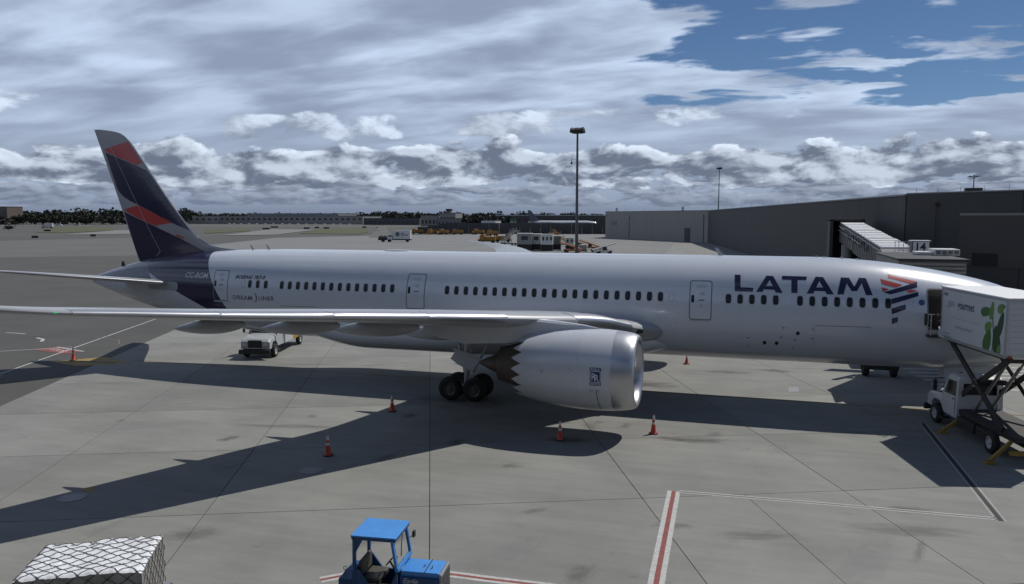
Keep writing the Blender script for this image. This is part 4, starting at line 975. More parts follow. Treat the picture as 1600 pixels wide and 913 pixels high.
# ------------------------------------------------------------------ blue tow tractor
blue = mat('tractor_blue', (0.06, 0.27, 0.68), 0.42, coat=0.15, var=0.2, vscale=2.5)
blue_d = mat('tractor_blue_shaded', (0.018, 0.085, 0.23), 0.5, var=0.3, vscale=3)  # darker copy of the blue: shade of the sides put into the colour
tt = thing('tow_tractor', 'small blue tow tractor with open cab on the apron', 'tractor', (-24.82, -28.42, 0), R(7))
MB().box(-.62, .62, -.62, .62, 2.13, 2.17).build('cab_roof', blue, tt, None, .012)
MB().box(-.60, .60, -.60, .60, 2.05, 2.13).build('roof_frame', blue_d, tt)
for y in (-.54, .54):
    MB().bar((-.56, y, .6), (-.54, y, 2.06), .08, .08).build('cab_post', blue_d, tt); MB().bar((.62, y, 1.28), (.50, y, 2.06), .07, .09).build('cab_post', blue_d, tt)
    MB().prism([(-.54, 2.06), (-.30, 2.06), (-.54, 1.62)], 'y', y-.025, y+.025).build('corner_gusset', blue_d, tt)
    MB().prism([(-.62, .35), (-.62, 1.22), (-.45, 1.22), (-.15, .82), (.42, .82), (.62, 1.28), (.66, .35)], 'y', y-.03, y+.03).build('side_panel', blue_d, tt, None, .01)
fr = MB().bar((.625, -.58, 1.30), (.505, -.58, 2.08), .07).bar((.625, .58, 1.30), (.505, .58, 2.08), .07).bar((.505, -.58, 2.05), (.505, .58, 2.05), .08).bar((.625, -.58, 1.30), (.625, .58, 1.30), .10).build('windscreen_frame', blue, tt)
clear = mat('clear_glass', (0.85, 0.9, 0.9), 0.03)
clear.node_tree.nodes['Principled BSDF'].inputs['Transmission Weight'].default_value = 0.95
clear.node_tree.nodes['Principled BSDF'].inputs['IOR'].default_value = 1.1
MB().add([(.622, -.54, 1.34), (.622, .54, 1.34), (.508, .54, 2.02), (.508, -.54, 2.02)], [(0, 1, 2, 3)]).build('windscreen', clear, tt)
MB().path([(.56, .1, 2.0), (.585, -.05, 1.8), (.61, -.16, 1.5)], .012).build('wiper', tdark, tt)
MB().path([(.60, .62, 1.7), (.66, .78, 1.72)], .012).box(.62, .68, .76, .90, 1.64, 1.80).build('mirror', tdark, tt)
MB().box(-.60, -.54, -.56, .56, .5, 1.2).build('rear_panel', blue_d, tt, None, .01)
MB().box(-.50, -.40, -.40, .40, .95, 1.38).box(-.42, .08, -.40, .40, .78, .93).build('seat', mat('seat_vinyl', (0.07, 0.062, 0.05), .6, var=.2, vscale=6), tt, None, .04)
MB().tube((.50, -.05, .9), (.26, -.05, 1.28), .025).build('steering_column', tdark, tt)
sw = MB()
for i in range(16):
    a, b = 2*math.pi*i/16, 2*math.pi*(i+1)/16
    P = lambda t: (.25+.12*math.cos(t)*.7, -.05+.19*math.sin(t), 1.29+.12*math.cos(t)*.75)
    sw.tube(P(a), P(b), .014, .014, 6)
sw.build('steering_wheel', tdark, tt)
MB().box(-.6, .6, -.52, .52, .30, .36).build('floor_plate', tdark, tt)
hd = MB().box(.66, 1.70, -.40, .40, .60, 1.22).build('hood', blue, tt, None, .03)
[MB().box(.66, 1.70, y0, y0+.055, .45, 1.08).build('hood_side', blue_d, tt, None, .01) for y0 in (-.46, .405)]
MB().box(1.30, 1.325, -.405, .405, 1.221, 1.226).build('hood_seam', tdark, hd)
MB().path([(1.2, -.1, 1.235), (1.24, -.02, 1.25), (1.2, .06, 1.235)], .008).path([(1.42, -.2, 1.235), (1.46, -.1, 1.25), (1.42, 0, 1.235)], .008).build('hood_handle', tdark, hd)
flat(text2d('Eagle', .2, .003, .25), lambda a, b: (.74+a, -.462, .92+b), 'lettering', mat('letter_silver', (.45, .47, .5), .4), tt)
gp = MB().box(1.70, 1.78, -.42, .42, .5, 1.2).build('grille', mat('grille_alloy', (.30, .31, .33), .45, metal=.5), tt, None, .02)
for k in range(7): MB().box(1.78, 1.795, -.38, .38, .56+.085*k, .60+.085*k).build('grille_slot', tdark, gp)
MB().box(-.95, 1.85, -.46, .46, .28, .46).build('chassis', tdark, tt, None, .02)
MB().box(-1.0, -.62, -.58, .58, .35, .95).build('rear_deck', blue_d, tt, None, .03)
MB().box(1.80, 1.92, -.5, .5, .28, .5).build('bumper', tdark, tt, None, .02)
MB().box(-1.02, -1.0, -.45, -.36, .7, .78).box(-1.02, -1.0, .36, .45, .7, .78).build('rear_lamp', MT['lamp_lens'], tt)
MB().tube((-.95, -.2, .95), (-.95, -.2, 1.02), .012).build('hitch_pin', tdark, tt)
pth = [(-.95+.05*math.cos(2*math.pi*i/10), -.2, 1.07+.05*math.sin(2*math.pi*i/10)) for i in range(11)]
MB().path(pth, .008).build('pin_ring', tdark, tt)
wheels(tt, [])
for x, y, r, w in ((-.55, -.50, .33, .2), (-.55, .50, .33, .2), (1.25, -.48, .30, .18), (1.25, .48, .30, .18)):
    e = bpy.data.objects.new('wheel', None); C.objects.link(e); e.parent = tt; e.location = (x, y, r); e.rotation_euler = (0, 0, 0 if y > 0 else math.pi)
    MB().lathe([(-w/2, r*.55), (-w/2, r*.85), (-w*.3, r), (w*.3, r), (w/2, r*.85), (w/2, r*.55)], (0, 0, 0), 'y', 28).build('tyre', rubber, e, 40)
    MB().lathe([(w*.45, r*.55), (w*.2, r*.4), (w*.35, 0)], (0, 0, 0), 'y', 20).build('rim', hubm, e, 40)
# ------------------------------------------------------------------ netted pallet load on a dolly
random.seed(5)
pd = thing('cargo_dolly', 'low flat cargo dolly under the netted pallet', 'dolly', (-31.25, -31.65, 0), R(29))
MB().box(-1.6, 1.6, -1.2, 1.2, .36, .48).build('deck', mat('dolly_steel', (.12, .12, .12), .6, metal=.4, var=.3, vscale=3), pd)
for x in (-1.1, 1.1):
    for y in (-.9, .9):
        e = MB().lathe([(-.07, .08), (-.07, .15), (-.04, .17), (.04, .17), (.07, .15), (.07, .08)], (0, 0, 0), 'y', 20, True, True).build('wheel', rubber, pd, 40); e.location = (x, y, .17)
    MB().box(x-.05, x+.05, -1.0, 1.0, .17, .36).build('axle', tdark, pd)
MB().bar((1.6, 0, .4), (2.5, 0, .25), .06).build('drawbar', tdark, pd)
pl = thing('cargo_pallet', 'white plastic wrapped cargo pallet under a black diamond net', 'cargo pallet', (-31.25, -31.65, .48), R(29))
MB().box(-1.55, 1.55, -1.18, 1.18, 0.002, .05).build('pallet_base', al, pl)
wrap = mat('plastic_wrap', (0.82, 0.84, 0.86), 0.25, coat=.5, bump=.9, bscale=5, var=.12, vscale=2.2)
from mathutils import noise as mn
TOPZ = 1.44
def ptop(x, y):
    d = max(abs(x)/1.42, abs(y)/1.1)
    return TOPZ+.05*mn.noise(Vector((x*1.3, y*1.5, 3)))+.03*mn.noise(Vector((x*6, y*7, 1)))+.012*mn.noise(Vector((x*14, y*15, 5)))-.06*max(0, d-.93)/.07-.07*(1 if (x < -.2 and y > .75) else 0)*.6
NX, NY = 64, 50
def pedge(x, y, z):
    k = .02*mn.noise(Vector((x*2, y*2, z*3)))+.012*mn.noise(Vector((x*7, y*7, z*9)))
    return k
b = MB()
g = [[(-1.42+2.84*i/NX, -1.1+2.2*j/NY) for j in range(NY+1)] for i in range(NX+1)]
V = [(x, y, ptop(x, y)) for r_ in g for x, y in r_]
b.add(V, [(i*(NY+1)+j, (i+1)*(NY+1)+j, (i+1)*(NY+1)+j+1, i*(NY+1)+j+1) for i in range(NX) for j in range(NY)])
wt = b.build('wrapped_top', wrap, pl, 75)
per = [(g[i][0]) for i in range(NX+1)]+[g[NX][j] for j in range(1, NY+1)]+[g[i][NY] for i in range(NX-1, -1, -1)]+[g[0][j] for j in range(NY-1, 0, -1)]
rings = []
for k in range(13):
    ring = []
    for x, y in per:
        z1 = ptop(x, y); z = .06+(z1-.06)*k/12
        l = math.hypot(x, y); q = pedge(x, y, z)*(0 if k == 12 else 1); ring.append((x+x/l*q, y+y/l*q, z))
    rings.append(ring)
MB().loft(rings, False, False).build('wrapped_side', mat('carton_wrap', (0.36, 0.35, 0.33), .4, coat=.25, bump=.7, bscale=7, var=.35, vscale=1.6), pl, 75)
net = MB(); RP = .0085
def hz(x, y): return ptop(max(-1.42, min(1.42, x)), max(-1.1, min(1.1, y)))+.012
def drape(u, v):               # fold the flat net over the load edges
    x, y, z = u, v, None
    ex = max(0, abs(u)-1.43); ey = max(0, abs(v)-1.11)
    if ex == 0 and ey == 0: return (u, v, hz(u, v))
    x = max(-1.43, min(1.43, u)); y = max(-1.11, min(1.11, v)); dz = ex+ey
    x += math.copysign(.018, u) if ex else 0; y += math.copysign(.018, v) if ey else 0
    return (x, y, hz(x, y)-dz) if dz < TOPZ-.06 else None
st = .36
for sgn in (1, -1):
    for k in range(-14, 15):
        pts = []
        for i in range(-170, 171):
            t = i*.025; u = t; v = (sgn*t*.82+k*st)
            if abs(u) > 1.43+1.3 or abs(v) > 1.11+1.3 or (abs(u) > 1.45 and abs(v) > 1.13): pts.append(None); continue
            jit = .007
            u2 = u+jit*mn.noise(Vector((u*3, v*3, k))); v2 = v+jit*mn.noise(Vector((u*3+9, v*3, k)))
            pts.append(drape(u2, v2))
        for a, c in zip(pts[::2], pts[2::2]):
            if a and c and (Vector(a)-Vector(c)).length < .3: net.tube(a, c, RP, RP, 4, False)
net.build('net', mat('net_rope', (0.02, 0.02, 0.021), .8), pl, kind='stuff')
# ------------------------------------------------------------------ terminal concourse
mat('opening_dark', (0.015, 0.015, 0.015), .9)
# unseen gate lounge behind the viewpoint, added dark to shade the jet and apron
vt = thing('unseen_terminal', 'unseen dark glazed gate lounge front behind the viewpoint added to shade the jet', 'terminal', (-20, -47.6, 0))
vg = mat('tinted_glazing', (0.02, 0.022, 0.026), 0.25, spec=0.3)
vf = mat('mullion_grey', (0.08, 0.08, 0.08), 0.5)
MB().box(-110, 110, -1.2, -.6, 0, 6.8).build('lower_wall', mat('lounge_wall', (0.09, 0.088, 0.082), .8, var=.1, vscale=.5), vt)
MB().box(-110, 110, -1.2, -.6, 15.2, 18.5).build('fascia', MT['lounge_wall'], vt)
for k in range(44):
    x = -110+5*k
    MB().box(x+.06, x+4.94, -1.0, -.94, 6.8, 15.2).build('glass_pane', vg, vt); MB().box(x-.06, x+.06, -1.15, -.8, 6.8, 15.2).build('mullion', vf, vt)
MB().box(-110, 110, -30, -1.2, 17.8, 18.3).build('roof', vf, vt)
wall_d = mat('terminal_cladding', (0.045, 0.0445, 0.044), 0.7, var=0.12, vscale=0.35, vz=0.2)
wall_l = mat('end_cladding_lit', (0.24, 0.235, 0.22), 0.7, var=0.10, vscale=0.25, vz=0.2)  # paler than the long wall: light on the end facet put into its colour
coping = mat('coping_metal', (0.16, 0.16, 0.16), 0.45, metal=0.4)
def wall_seg(t, a, b, z0, z1, m, th=0.5, name='wall'):
    a = Vector(a); b = Vector(b); d = (b-a).normalized(); n = Vector((-d.y, d.x))
    o = MB().add([(*(a), z0), (*(b), z0), (*(b+n*th), z0), (*(a+n*th), z0), (*(a), z1), (*(b), z1), (*(b+n*th), z1), (*(a+n*th), z1)],
                 [(0, 1, 5, 4), (1, 2, 6, 5), (2, 3, 7, 6), (3, 0, 4, 7), (4, 5, 6, 7), (3, 2, 1, 0)]).build(name, m, t)
    return o
PA, PB, PC_ = (-34.9, 292.0), (3.2, 67.7), (-89.4, 351.0)
term = thing('terminal_concourse', 'long dark grey windowless concourse building with a pale end wall', 'terminal', (PB[0], PB[1], 0))
term.location = (0, 0, 0)
ZT = 13.3
# long wall cut for the bridge opening
va, vb = Vector(PA), Vector(PB); dv = (vb-va).normalized(); LW = (vb-va).length
def on(t): return va+dv*t
tb = LW*(292-90)/(292-67.7)                       # where the bridge leaves the wall
pan = [0]+[12.0*i for i in range(1, 12)]+[tb-3.6]
for i in range(len(pan)-1): wall_seg(term, on(pan[i]), on(pan[i+1]-.05), 0, ZT, wall_d, .6, 'wall_panel')
wall_seg(term, on(tb-3.6), on(tb+3.55), 0, ZT, wall_d, .6, 'wall_panel')
pan = [tb+3.6, tb+12, tb+22, LW]
for i in range(len(pan)-1): wall_seg(term, on(pan[i]), on(pan[i+1]-.05), 0, ZT, wall_d, .6, 'wall_panel')
nv = Vector((-dv.y, dv.x)); nout = -nv if (-nv).x < 0 else nv
inn = -nout
def wall_in(a, b, off): return a+inn*off, b+inn*off
for i in range(4):
    a = Vector(PC_).lerp(va, i/4); b_ = Vector(PC_).lerp(va, (i+1)/4)
    wall_seg(term, a, b_-(b_-a).normalized()*.06, 0, ZT+.05, wall_l, .6, 'end_panel')
dvc = (va-Vector(PC_)).normalized()
wall_seg(term, Vector(PC_)-dvc*.2, va+dvc*.1+Vector((0, -.2)), ZT+.05, ZT+.25, coping, .9, 'coping')
wall_seg(term, on(-.1)+nout*.2, on(LW+.1)+nout*.2, ZT, ZT+.22, coping, .9, 'coping')
q0, q1 = Vector(PC_)+Vector((6, 120)), vb+Vector((40, 20))
MB().add([(*PC_, ZT-.4), (*PA, ZT-.4), (*PB, ZT-.4), (*q1, ZT-.4), (*q0, ZT-.4)], [(0, 1, 2, 3, 4)]).build('roof', coping, term)
# louvre and door in the pale end wall
nC = Vector((-dvc.y, dvc.x)); nC = nC if nC.y < 0 else -nC
def endpt(u, off): return Vector(PC_)+dvc*((va-Vector(PC_)).length*u)+nC*off
for u, z0, z1, w_, nm, m_ in ((.10, 6.6, 8.8, 4.6, 'louvre', mat('louvre_grey', (.15, .15, .14), .6)), (.83, 0.0, 6.0, 3.9, 'service_door', mat('door_dark', (.03, .033, .04), .5))):
    a = endpt(u, .0)-dvc*w_/2; c = endpt(u, .0)+dvc*w_/2
    wall_seg(term, a+nC*.12, c+nC*.12, z0, z1, m_, .1, nm)
lampm = mat('lamp_housing', (.55, .55, .54), .4)
def wall_lamp(p, z, nn):
    d_ = Vector((nn.y, -nn.x))
    MB().path([(*(p+nn*.1), z-2.2), (*(p+nn*.1), z), (*(p+nn*.7), z+.3), (*(p+nn*1.1), z+.1)], .09, 8).build('lamp_arm', tsteel, term)
    q = p+nn*1.2; MB().lathe([(-.3, .45), (0, .3), (.25, .05)], (q.x, q.y, z), 'z', 14, True, True).build('wall_lamp', lampm, term, 40)
wall_lamp(endpt(.27, 0), 11.0, nC); wall_lamp(endpt(.965, 0), 11.3, nC)
rp = endpt(.27, .1); MB().tube((rp.x, rp.y, 0), (rp.x, rp.y, 9), .12).build('downpipe', tsteel, term)
rp = endpt(.965, .1); MB().tube((rp.x, rp.y, 0), (rp.x, rp.y, 9), .12).build('downpipe', tsteel, term)
for k in range(9):
    p = on(12+19*k); MB().tube((p.x, p.y, ZT+.2), (p.x, p.y, ZT+1.2), .035, .02, 6).build('lightning_rod', tsteel, term)
for k in range(6):
    p = endpt(.03+.19*k, -.3); MB().tube((p.x, p.y, ZT+.2), (p.x, p.y, ZT+1.5), .05, .03, 6).build('lightning_rod', tsteel, term)
for u in (.11, .77):
    p = endpt(u, -1.0); b = MB()
    b.tube((p.x, p.y, ZT-.4), (p.x, p.y, ZT+1.9), .08)
    for z in (.5, 1.1, 1.7): b.box(p.x-.55, p.x+.55, p.y-.25, p.y+.25, ZT+z-.18, ZT+z+.12)
    b.build('obstruction_lamp', tsteel, term)
# taller block towards the viewer's right
blk = thing('gate_building', 'tall dark grey gate building block beside the jet bridge', 'terminal', (0, 0, 0))
b0, b1, b2 = Vector((3.3, 67.3)), Vector((13.5, 56.5)), Vector((40, 28))
w2 = mat('gate_cladding', (0.042, 0.041, 0.040), 0.72, var=0.12, vscale=0.35, vz=0.2)
w3 = mat('gate_panel', (0.050, 0.045, 0.043), 0.7, var=0.10, vscale=0.4)
wall_seg(blk, b0, b1, 0, 13.5, w2, .6, 'wall_panel'); wall_seg(blk, b1+Vector((.05, -.02)), b2, 0, 13.5, w2, .6, 'wall_panel')
wall_seg(blk, b0-Vector((.1, -.1)), b2, 13.5, 13.66, coping, 1.0, 'coping')
MB().add([(b0.x, b0.y, 0), (b0.x, b0.y, 13.5), (b0.x+9, b0.y+60, 13.5), (b0.x+9, b0.y+60, 0)], [(0, 1, 2, 3)]).build('return_wall', w2, blk)
MB().add([(b0.x, b0.y, 13.45), (b2.x, b2.y, 13.45), (b2.x+9, b2.y+60, 13.45), (b0.x+9, b0.y+60, 13.45)], [(0, 1, 2, 3)]).build('roof', coping, blk)
db = (b1-b0).normalized(); nb = Vector((db.y, -db.x))
def bp(u, off): return b0+db*u+nb*off
wall_seg(blk, bp(7.5, .08), bp(40, .08), 4.6, 10.7, w3, .05, 'wall_inset')
wall_seg(blk, bp(7.5, .16), bp(40, .16), 10.7, 11.0, coping, .1, 'string_course')
wall_seg(blk, bp(9.3, .14), bp(12.4, .14), 4.7, 6.2, MT['opening_dark'], .05, 'window')
p = bp(4.4, .35); MB().tube((p.x, p.y, 6), (p.x, p.y, 12.2), .07).lathe([(11.9, .22), (12.2, .32), (12.35, .1)], (p.x, p.y, 0), 'z', 14, True, True).build('wall_lamp', tsteel, blk)
p = bp(7.6, -2.0); MB().box(p.x-.9, p.x+.9, p.y-.5, p.y+.5, 13.3, 14.1).build('roof_hatch', w2, blk)
mb_ = MB().tube((p.x, p.y, 14.0), (p.x, p.y, 15.7), .06)
for a in range(5): mb_.bar((p.x, p.y, 15.4), (p.x+.75*math.cos(a*1.257), p.y+.75*math.sin(a*1.257), 15.55), .07)
mb_.build('aerial', tsteel, blk)
for k in range(5):
    q = bp(1+3.0*k, -.4); MB().tube((q.x, q.y, 13.6), (q.x, q.y, 14.3), .025, .015, 6).build('lightning_rod', tsteel, blk)
# ------------------------------------------------------------------ jet bridge
jb = thing('jet_bridge', 'sloping passenger boarding bridge with white roof from concourse to jet', 'jet bridge', (0, 0, 0))
jw = mat('bridge_side', (0.17, 0.165, 0.16), 0.5, var=0.2, vscale=0.8)
jr = mat('bridge_roof', (0.72, 0.73, 0.74), 0.45, var=0.12, vscale=0.8)
E0, E1 = Vector((-2.35, 77.0, 9.78)), Vector((0.1, 53.0, 6.95))        # roof centre line
dj = (E1-E0).normalized(); xr = dj.cross(Vector((0, 0, 1))).normalized(); up = xr.cross(dj)
HW = 1.45
def jp(t, x, z): return E0+(E1-E0)*t+xr*x+up*z
def jbox(t0, t1, x0, x1, z0, z1, name, m, parent=jb):
    v = [tuple(jp(t, x, z)) for t in (t0, t1) for x in (x0, x1) for z in (z0, z1)]
    return MB().add(v, [(0, 1, 3, 2), (4, 6, 7, 5), (0, 4, 5, 1), (2, 3, 7, 6), (0, 2, 6, 4), (1, 5, 7, 3)]).build(name, m, parent)
for i, (t0, t1, k) in enumerate(((0, .40, 1.0), (.385, .72, 1.05), (.705, 1.0, 1.1))):
    tu = jbox(t0, t1, -HW*k, HW*k, -2.85*k, -.05, 'tunnel', jw)
    jbox(t0, t1, -HW*k-.05, HW*k+.05, -.05, .03+.04*i, 'tunnel_roof', jr, tu)
    for s_ in (-1, 1):
        jbox(t0, t1, s_*(HW*k+.06)-.05, s_*(HW*k+.06)+.05, -.5, -.36, 'cable_rail', al, tu)
        n = 9
        for j in range(n):
            ta = t0+(t1-t0)*(j+.1)/n
            jbox(ta, ta+.004, s_*(HW*k+.03)-.03, s_*(HW*k+.03)+.03, -2.8*k, -.1, 'side_rib', mat('rib_grey', (.10, .10, .10), .5), tu)
    for j in range(5):
        ta = t0+(t1-t0)*(j+.5)/5; jbox(ta, ta+.003, -HW*k-.04, HW*k+.04, .03+.04*i, .10+.04*i, 'roof_batten', al, tu)
# hanging cable loops along the near side
for k in range(4):
    t0 = .30+.13*k; b = MB(); pts = []
    for i in range(13):
        u = i/12; pts.append(tuple(jp(t0+.10*u, HW*1.05+.35, -.45-1.9*4*u*(1-u)*.5)))
    b.path(pts, .06, 6).build('cable_loop', tdark, jb)
    b.build('cable_loop', tdark, jb) if False else None
MB().path([tuple(jp(.02, HW+.3, -1.1)), tuple(jp(.62, HW+.45, -1.0))], .05).path([tuple(jp(.02, HW+.3, -.5)), tuple(jp(.2, HW+.4, -.5))], .05).build('cable_track', al, jb)
# elevating column and drive bogie
MB().box(-8.7, -8.4, 9.4, 9.7, .6, 4.2).box(-6.5, -6.2, 9.4, 9.7, .6, 4.2).box(-8.7, -6.2, 9.4, 9.7, 2.4, 2.8).build('lift_column', jw, jb)
for x in (-8.3, -6.6):
    e = MB().lathe([(-.2, .3), (-.2, .55), (-.12, .62), (.12, .62), (.2, .55), (.2, .3)], (0, 0, 0), 'y', 24, True, True).build('wheel', rubber, jb, 40); e.location = (x, 9.2, .62); e.rotation_euler = (0, 0, R(90))
MB().box(-8.6, -6.3, 9.0, 9.5, .45, .8).build('drive_bogie', tsteel, jb)
# second, level tunnel on to the cab, and the portal box at the wall
MB().add([(-1.6, 53.5, 4.0), (1.8, 53.5, 4.0), (1.8, 53.5, 6.85), (-1.6, 53.5, 6.85), (-4.8, 27.0, 4.2), (-1.4, 27.0, 4.2), (-1.4, 27.0, 7.0), (-4.8, 27.0, 7.0)],
         [(0, 1, 2, 3), (7, 6, 5, 4), (0, 4, 5, 1), (1, 5, 6, 2), (2, 6, 7, 3), (3, 7, 4, 0)]).build('level_tunnel', jw, jb)
MB().box(-5.2, -4.75, 76.6, 81, 4.0, 10.1).box(-.95, -.5, 76.6, 81, 4.0, 10.1).box(-5.2, -.5, 76.6, 81, 9.95, 10.25).build('portal_frame', tsteel, jb)
MB().box(-4.75, -.95, 80, 80.4, 4.0, 9.95).box(-5.2, -.5, 76.8, 81, 3.6, 4.0).build('portal_back', MT['opening_dark'], jb)
# rotunda column at the wall
MB().tube((-3.2, 73, 0), (-3.2, 73, 6.6), .7, .7, 20).build('rotunda_column', jw, jb, 40)
# railed landing beside the tunnel
cage = MB()
for i in range(7):
    x = -1.75+.42*i
    cage.tube((x, 40.0, 5.2), (x, 40.0, 8.05), .035, .035, 6)
for x in (-1.75, .77): cage.tube((x, 42.2, 5.2), (x, 42.2, 8.05), .035, .035, 6)
for z in (5.3, 6.4, 7.2, 8.05):
    cage.tube((-1.75, 40.0, z), (.77, 40.0, z), .035, .035, 6); cage.tube((.77, 40.0, z), (.77, 42.2, z), .035, .035, 6); cage.tube((-1.75, 40.0, z), (-1.75, 42.2, z), .035, .035, 6)
cage.build('safety_cage', al, jb)
MB().box(-1.85, .9, 39.9, 42.4, 5.05, 5.18).build('landing', tsteel, jb)
# cab at the aircraft, with slatted canopy
cabm = mat('cab_slats', (.33, .30, .26), .5, metal=.2, var=.2, vscale=2)
MB().box(-5.6, -.6, 9.0, 27.3, 4.15, 4.4).build('cab_floor', tsteel, jb)
cbx = MB().box(-5.5, -1.1, 16.0, 27.3, 4.4, 7.35).build('cab', jw, jb)
MB().box(-5.65, -.95, 15.8, 27.4, 7.35, 7.48).build('cab_roof', tsteel, jb)
for k in range(9): MB().box(-5.4, -1.15, 15.9, 15.99, 4.7+.29*k, 4.86+.29*k).build('canopy_slat', cabm, jb)
MB().prism([(-6.6, 3.2), (-8.6, 7.4), (-5.2, 14), (-.5, 14), (-4.4, 3.4)], 'z', 4.4, 4.55).build('cab_nose_floor', tsteel, jb)
MB().prism([(-7.6, 3.6), (-8.4, 7.4), (-5.2, 14), (-.6, 13.9), (-5.0, 3.6)], 'z', 6.0, 6.15).build('canopy', tsteel, jb)
MB().box(-8.3, -8.15, 3.9, 7.3, 4.56, 5.98).box(-8.2, -5.3, 13.6, 13.75, 4.56, 5.98).build('canopy_curtain', cabm, jb)
MB().box(-2.1, -.35, 21.5, 24.0, 7.5, 7.98).build('air_handling_unit', mat('unit_white', (.55, .55, .53), .5, var=.12, vscale=2), jb, None, .03)
MB().box(-3.3, -2.12, 22.0, 24.0, 7.5, 7.74).build('duct', MT['unit_white'], jb, None, .03)
for k in range(4): MB().box(-2.0+.42*k, -1.7+.42*k, 21.47, 21.5, 7.6, 7.88).build('unit_vent', jw, jb)
# gate number box sign
gs = thing('gate_sign', 'white box sign with black number 14 above the jet bridge', 'sign', (-1.85, 29.0, 0))
MB().box(-.15, .15, -.15, .15, 6.0, 7.35).build('post', tsteel, gs)
MB().box(-.72, .68, -.55, .55, 7.40, 8.40).build('sign_box', mat('sign_case', (.10, .11, .14), .5), gs)
MB().box(-.60, .64, -.575, -.552, 7.47, 8.34).build('sign_face', mat('sign_white', (.62, .62, .58), .5), gs)
MB().box(-.80, .76, -.63, .63, 8.40, 8.47).build('sign_cap', jr, gs)
flat(text2d('14', .98, .025, 0, 1.0, .92), lambda a, b: (-.50+a, -.579, 7.58+b), 'sign_number', tdark, gs)
# ------------------------------------------------------------------ light masts
def mast(x, y, h, label, heads, r0=.42):
    t = thing('light_mast', label, 'light pole', (x, y, 0))
    mm = mat('mast_steel', (0.085, 0.10, 0.105), 0.5, metal=0.3, var=.15, vscale=.4)
    MB().tube((0, 0, 0), (0, 0, h), r0, r0*.55, 14).build('pole', mm, t, 40)
    MB().lathe([(0, .8), (.5, .75), (.5, r0)], (0, 0, 0), 'z', 16).build('base_plate', mm, t)
    hd_ = MB().box(-.9*heads, .9*heads, -.12, .12, h-.1, h+.12)
    hd_.build('crossarm', mm, t)
    for k in range(-heads, heads+1):
        for yy in (-.45, .5):
            T = Matrix.Translation((k*1.05, yy*1.4, h+.65)) @ Matrix.Rotation(R(28 if yy < 0 else -24), 4, 'X') @ Matrix.Rotation(R(-12*k), 4, 'Y')
            MB().box(-.6, .6, -.6, .6, -.45, .45, T).build('floodlight', tdark, t, None, .05)
    b = MB().path([(-.3, -.2, h-6.2), (-1.3, -.2, h-6.0), (-1.35, -.2, h-6.6)], .07, 6)
    b.lathe([(-.5, .05), (-.35, .26), (0, .26), (.15, .1)], (-1.35, -.2, h-6.9), 'z', 12, True, True); b.build('camera_bracket', tdark, t)
    return t
mast(-57.2, 140.0, 30.6, 'tall floodlight mast rising behind the middle of the fuselage', 1)
mast(-38.5, 460.0, 40.4, 'floodlight mast standing behind the terminal concourse', 1, .4)
# ------------------------------------------------------------------ far airfield
def far(b, Y): return (-15.47+b*(Y+46.65), Y)
random.seed(11)
leafm = mat('far_foliage', (0.030, 0.036, 0.022), 0.9, var=0.55, vscale=0.12, world_co=True)
def wood(name, spans, label):
    V, F = [], []
    for b0, b1, Y0, Y1, h0, h1, n in spans:
        for k in range(n):
            b = b0+(b1-b0)*(k+random.random())/n; Y = random.uniform(Y0, Y1); x, y = far(b, Y); h = random.uniform(h0, h1)*(1 if random.random() > .12 else 1.2)
            w = h*random.uniform(.35, .6)
            for q in range(46):
                t = random.random()*2*math.pi; ph = random.random()**.6; r = w*math.sqrt(random.random())
                zz = h*(.18+.80*ph); r *= math.sin(math.pi*min(1, .12+.88*(1-ph)**.7))**.6 if ph < 1 else .2
                c = Vector((x+r*math.cos(t), y+r*math.sin(t), zz)); s_ = random.uniform(.9, 2.0)
                d1 = Vector((random.gauss(0, 1), random.gauss(0, .6), random.gauss(0, .8))).normalized()*s_; d2 = d1.cross(Vector((random.gauss(0, 1), random.gauss(0, 1), random.gauss(0, 1)))).normalized()*s_
                o = len(V); V += [tuple(c-d1-d2), tuple(c+d1-d2*.7), tuple(c+d1*.8+d2), tuple(c-d1*.7+d2)]; F.append((o, o+1, o+2, o+3))
            o = len(V); V += [(x-.3, y, 0), (x+.3, y, 0), (x+.2, y, h*.5), (x-.2, y, h*.5)]; F.append((o, o+1, o+2, o+3))
    b = MB(); b.v = V; b.f = F
    o = b.build(name, leafm, fix=False, kind='stuff')
    tag(o, label, 'trees')
wood('treeline', [(-1.3027, -0.8272, 860, 990, 15, 21, 150), (-1.3027, -0.9489, 760, 830, 8, 13, 60)], 'dark green belt of trees along the far edge of the airfield behind the tail')
wood('distant_wood', [(-0.8390, -0.1737, 1380, 1560, 13, 20, 230), (-0.5417, -0.4041, 1150, 1300, 13, 18, 50)], 'thin dark line of distant trees behind the far airport buildings')
wood('tree_clump', [(-0.3778, -0.3119, 640, 700, 6, 11, 26)], 'clump of dark trees around the low white building beyond the blast wall')
brick = mat('far_brick', (0.15, 0.115, 0.10), .8, var=.2, vscale=.05)
fgrey = mat('far_wall_grey', (0.24, 0.235, 0.22), .8, var=.15, vscale=.04)
fdk = mat('far_wall_dark', (0.075, 0.075, 0.078), .8, var=.2, vscale=.05)
fwin = mat('far_window', (0.02, 0.022, 0.026), .3)
fwhite = mat('far_white', (0.58, 0.58, 0.57), .6, var=.1, vscale=.1)
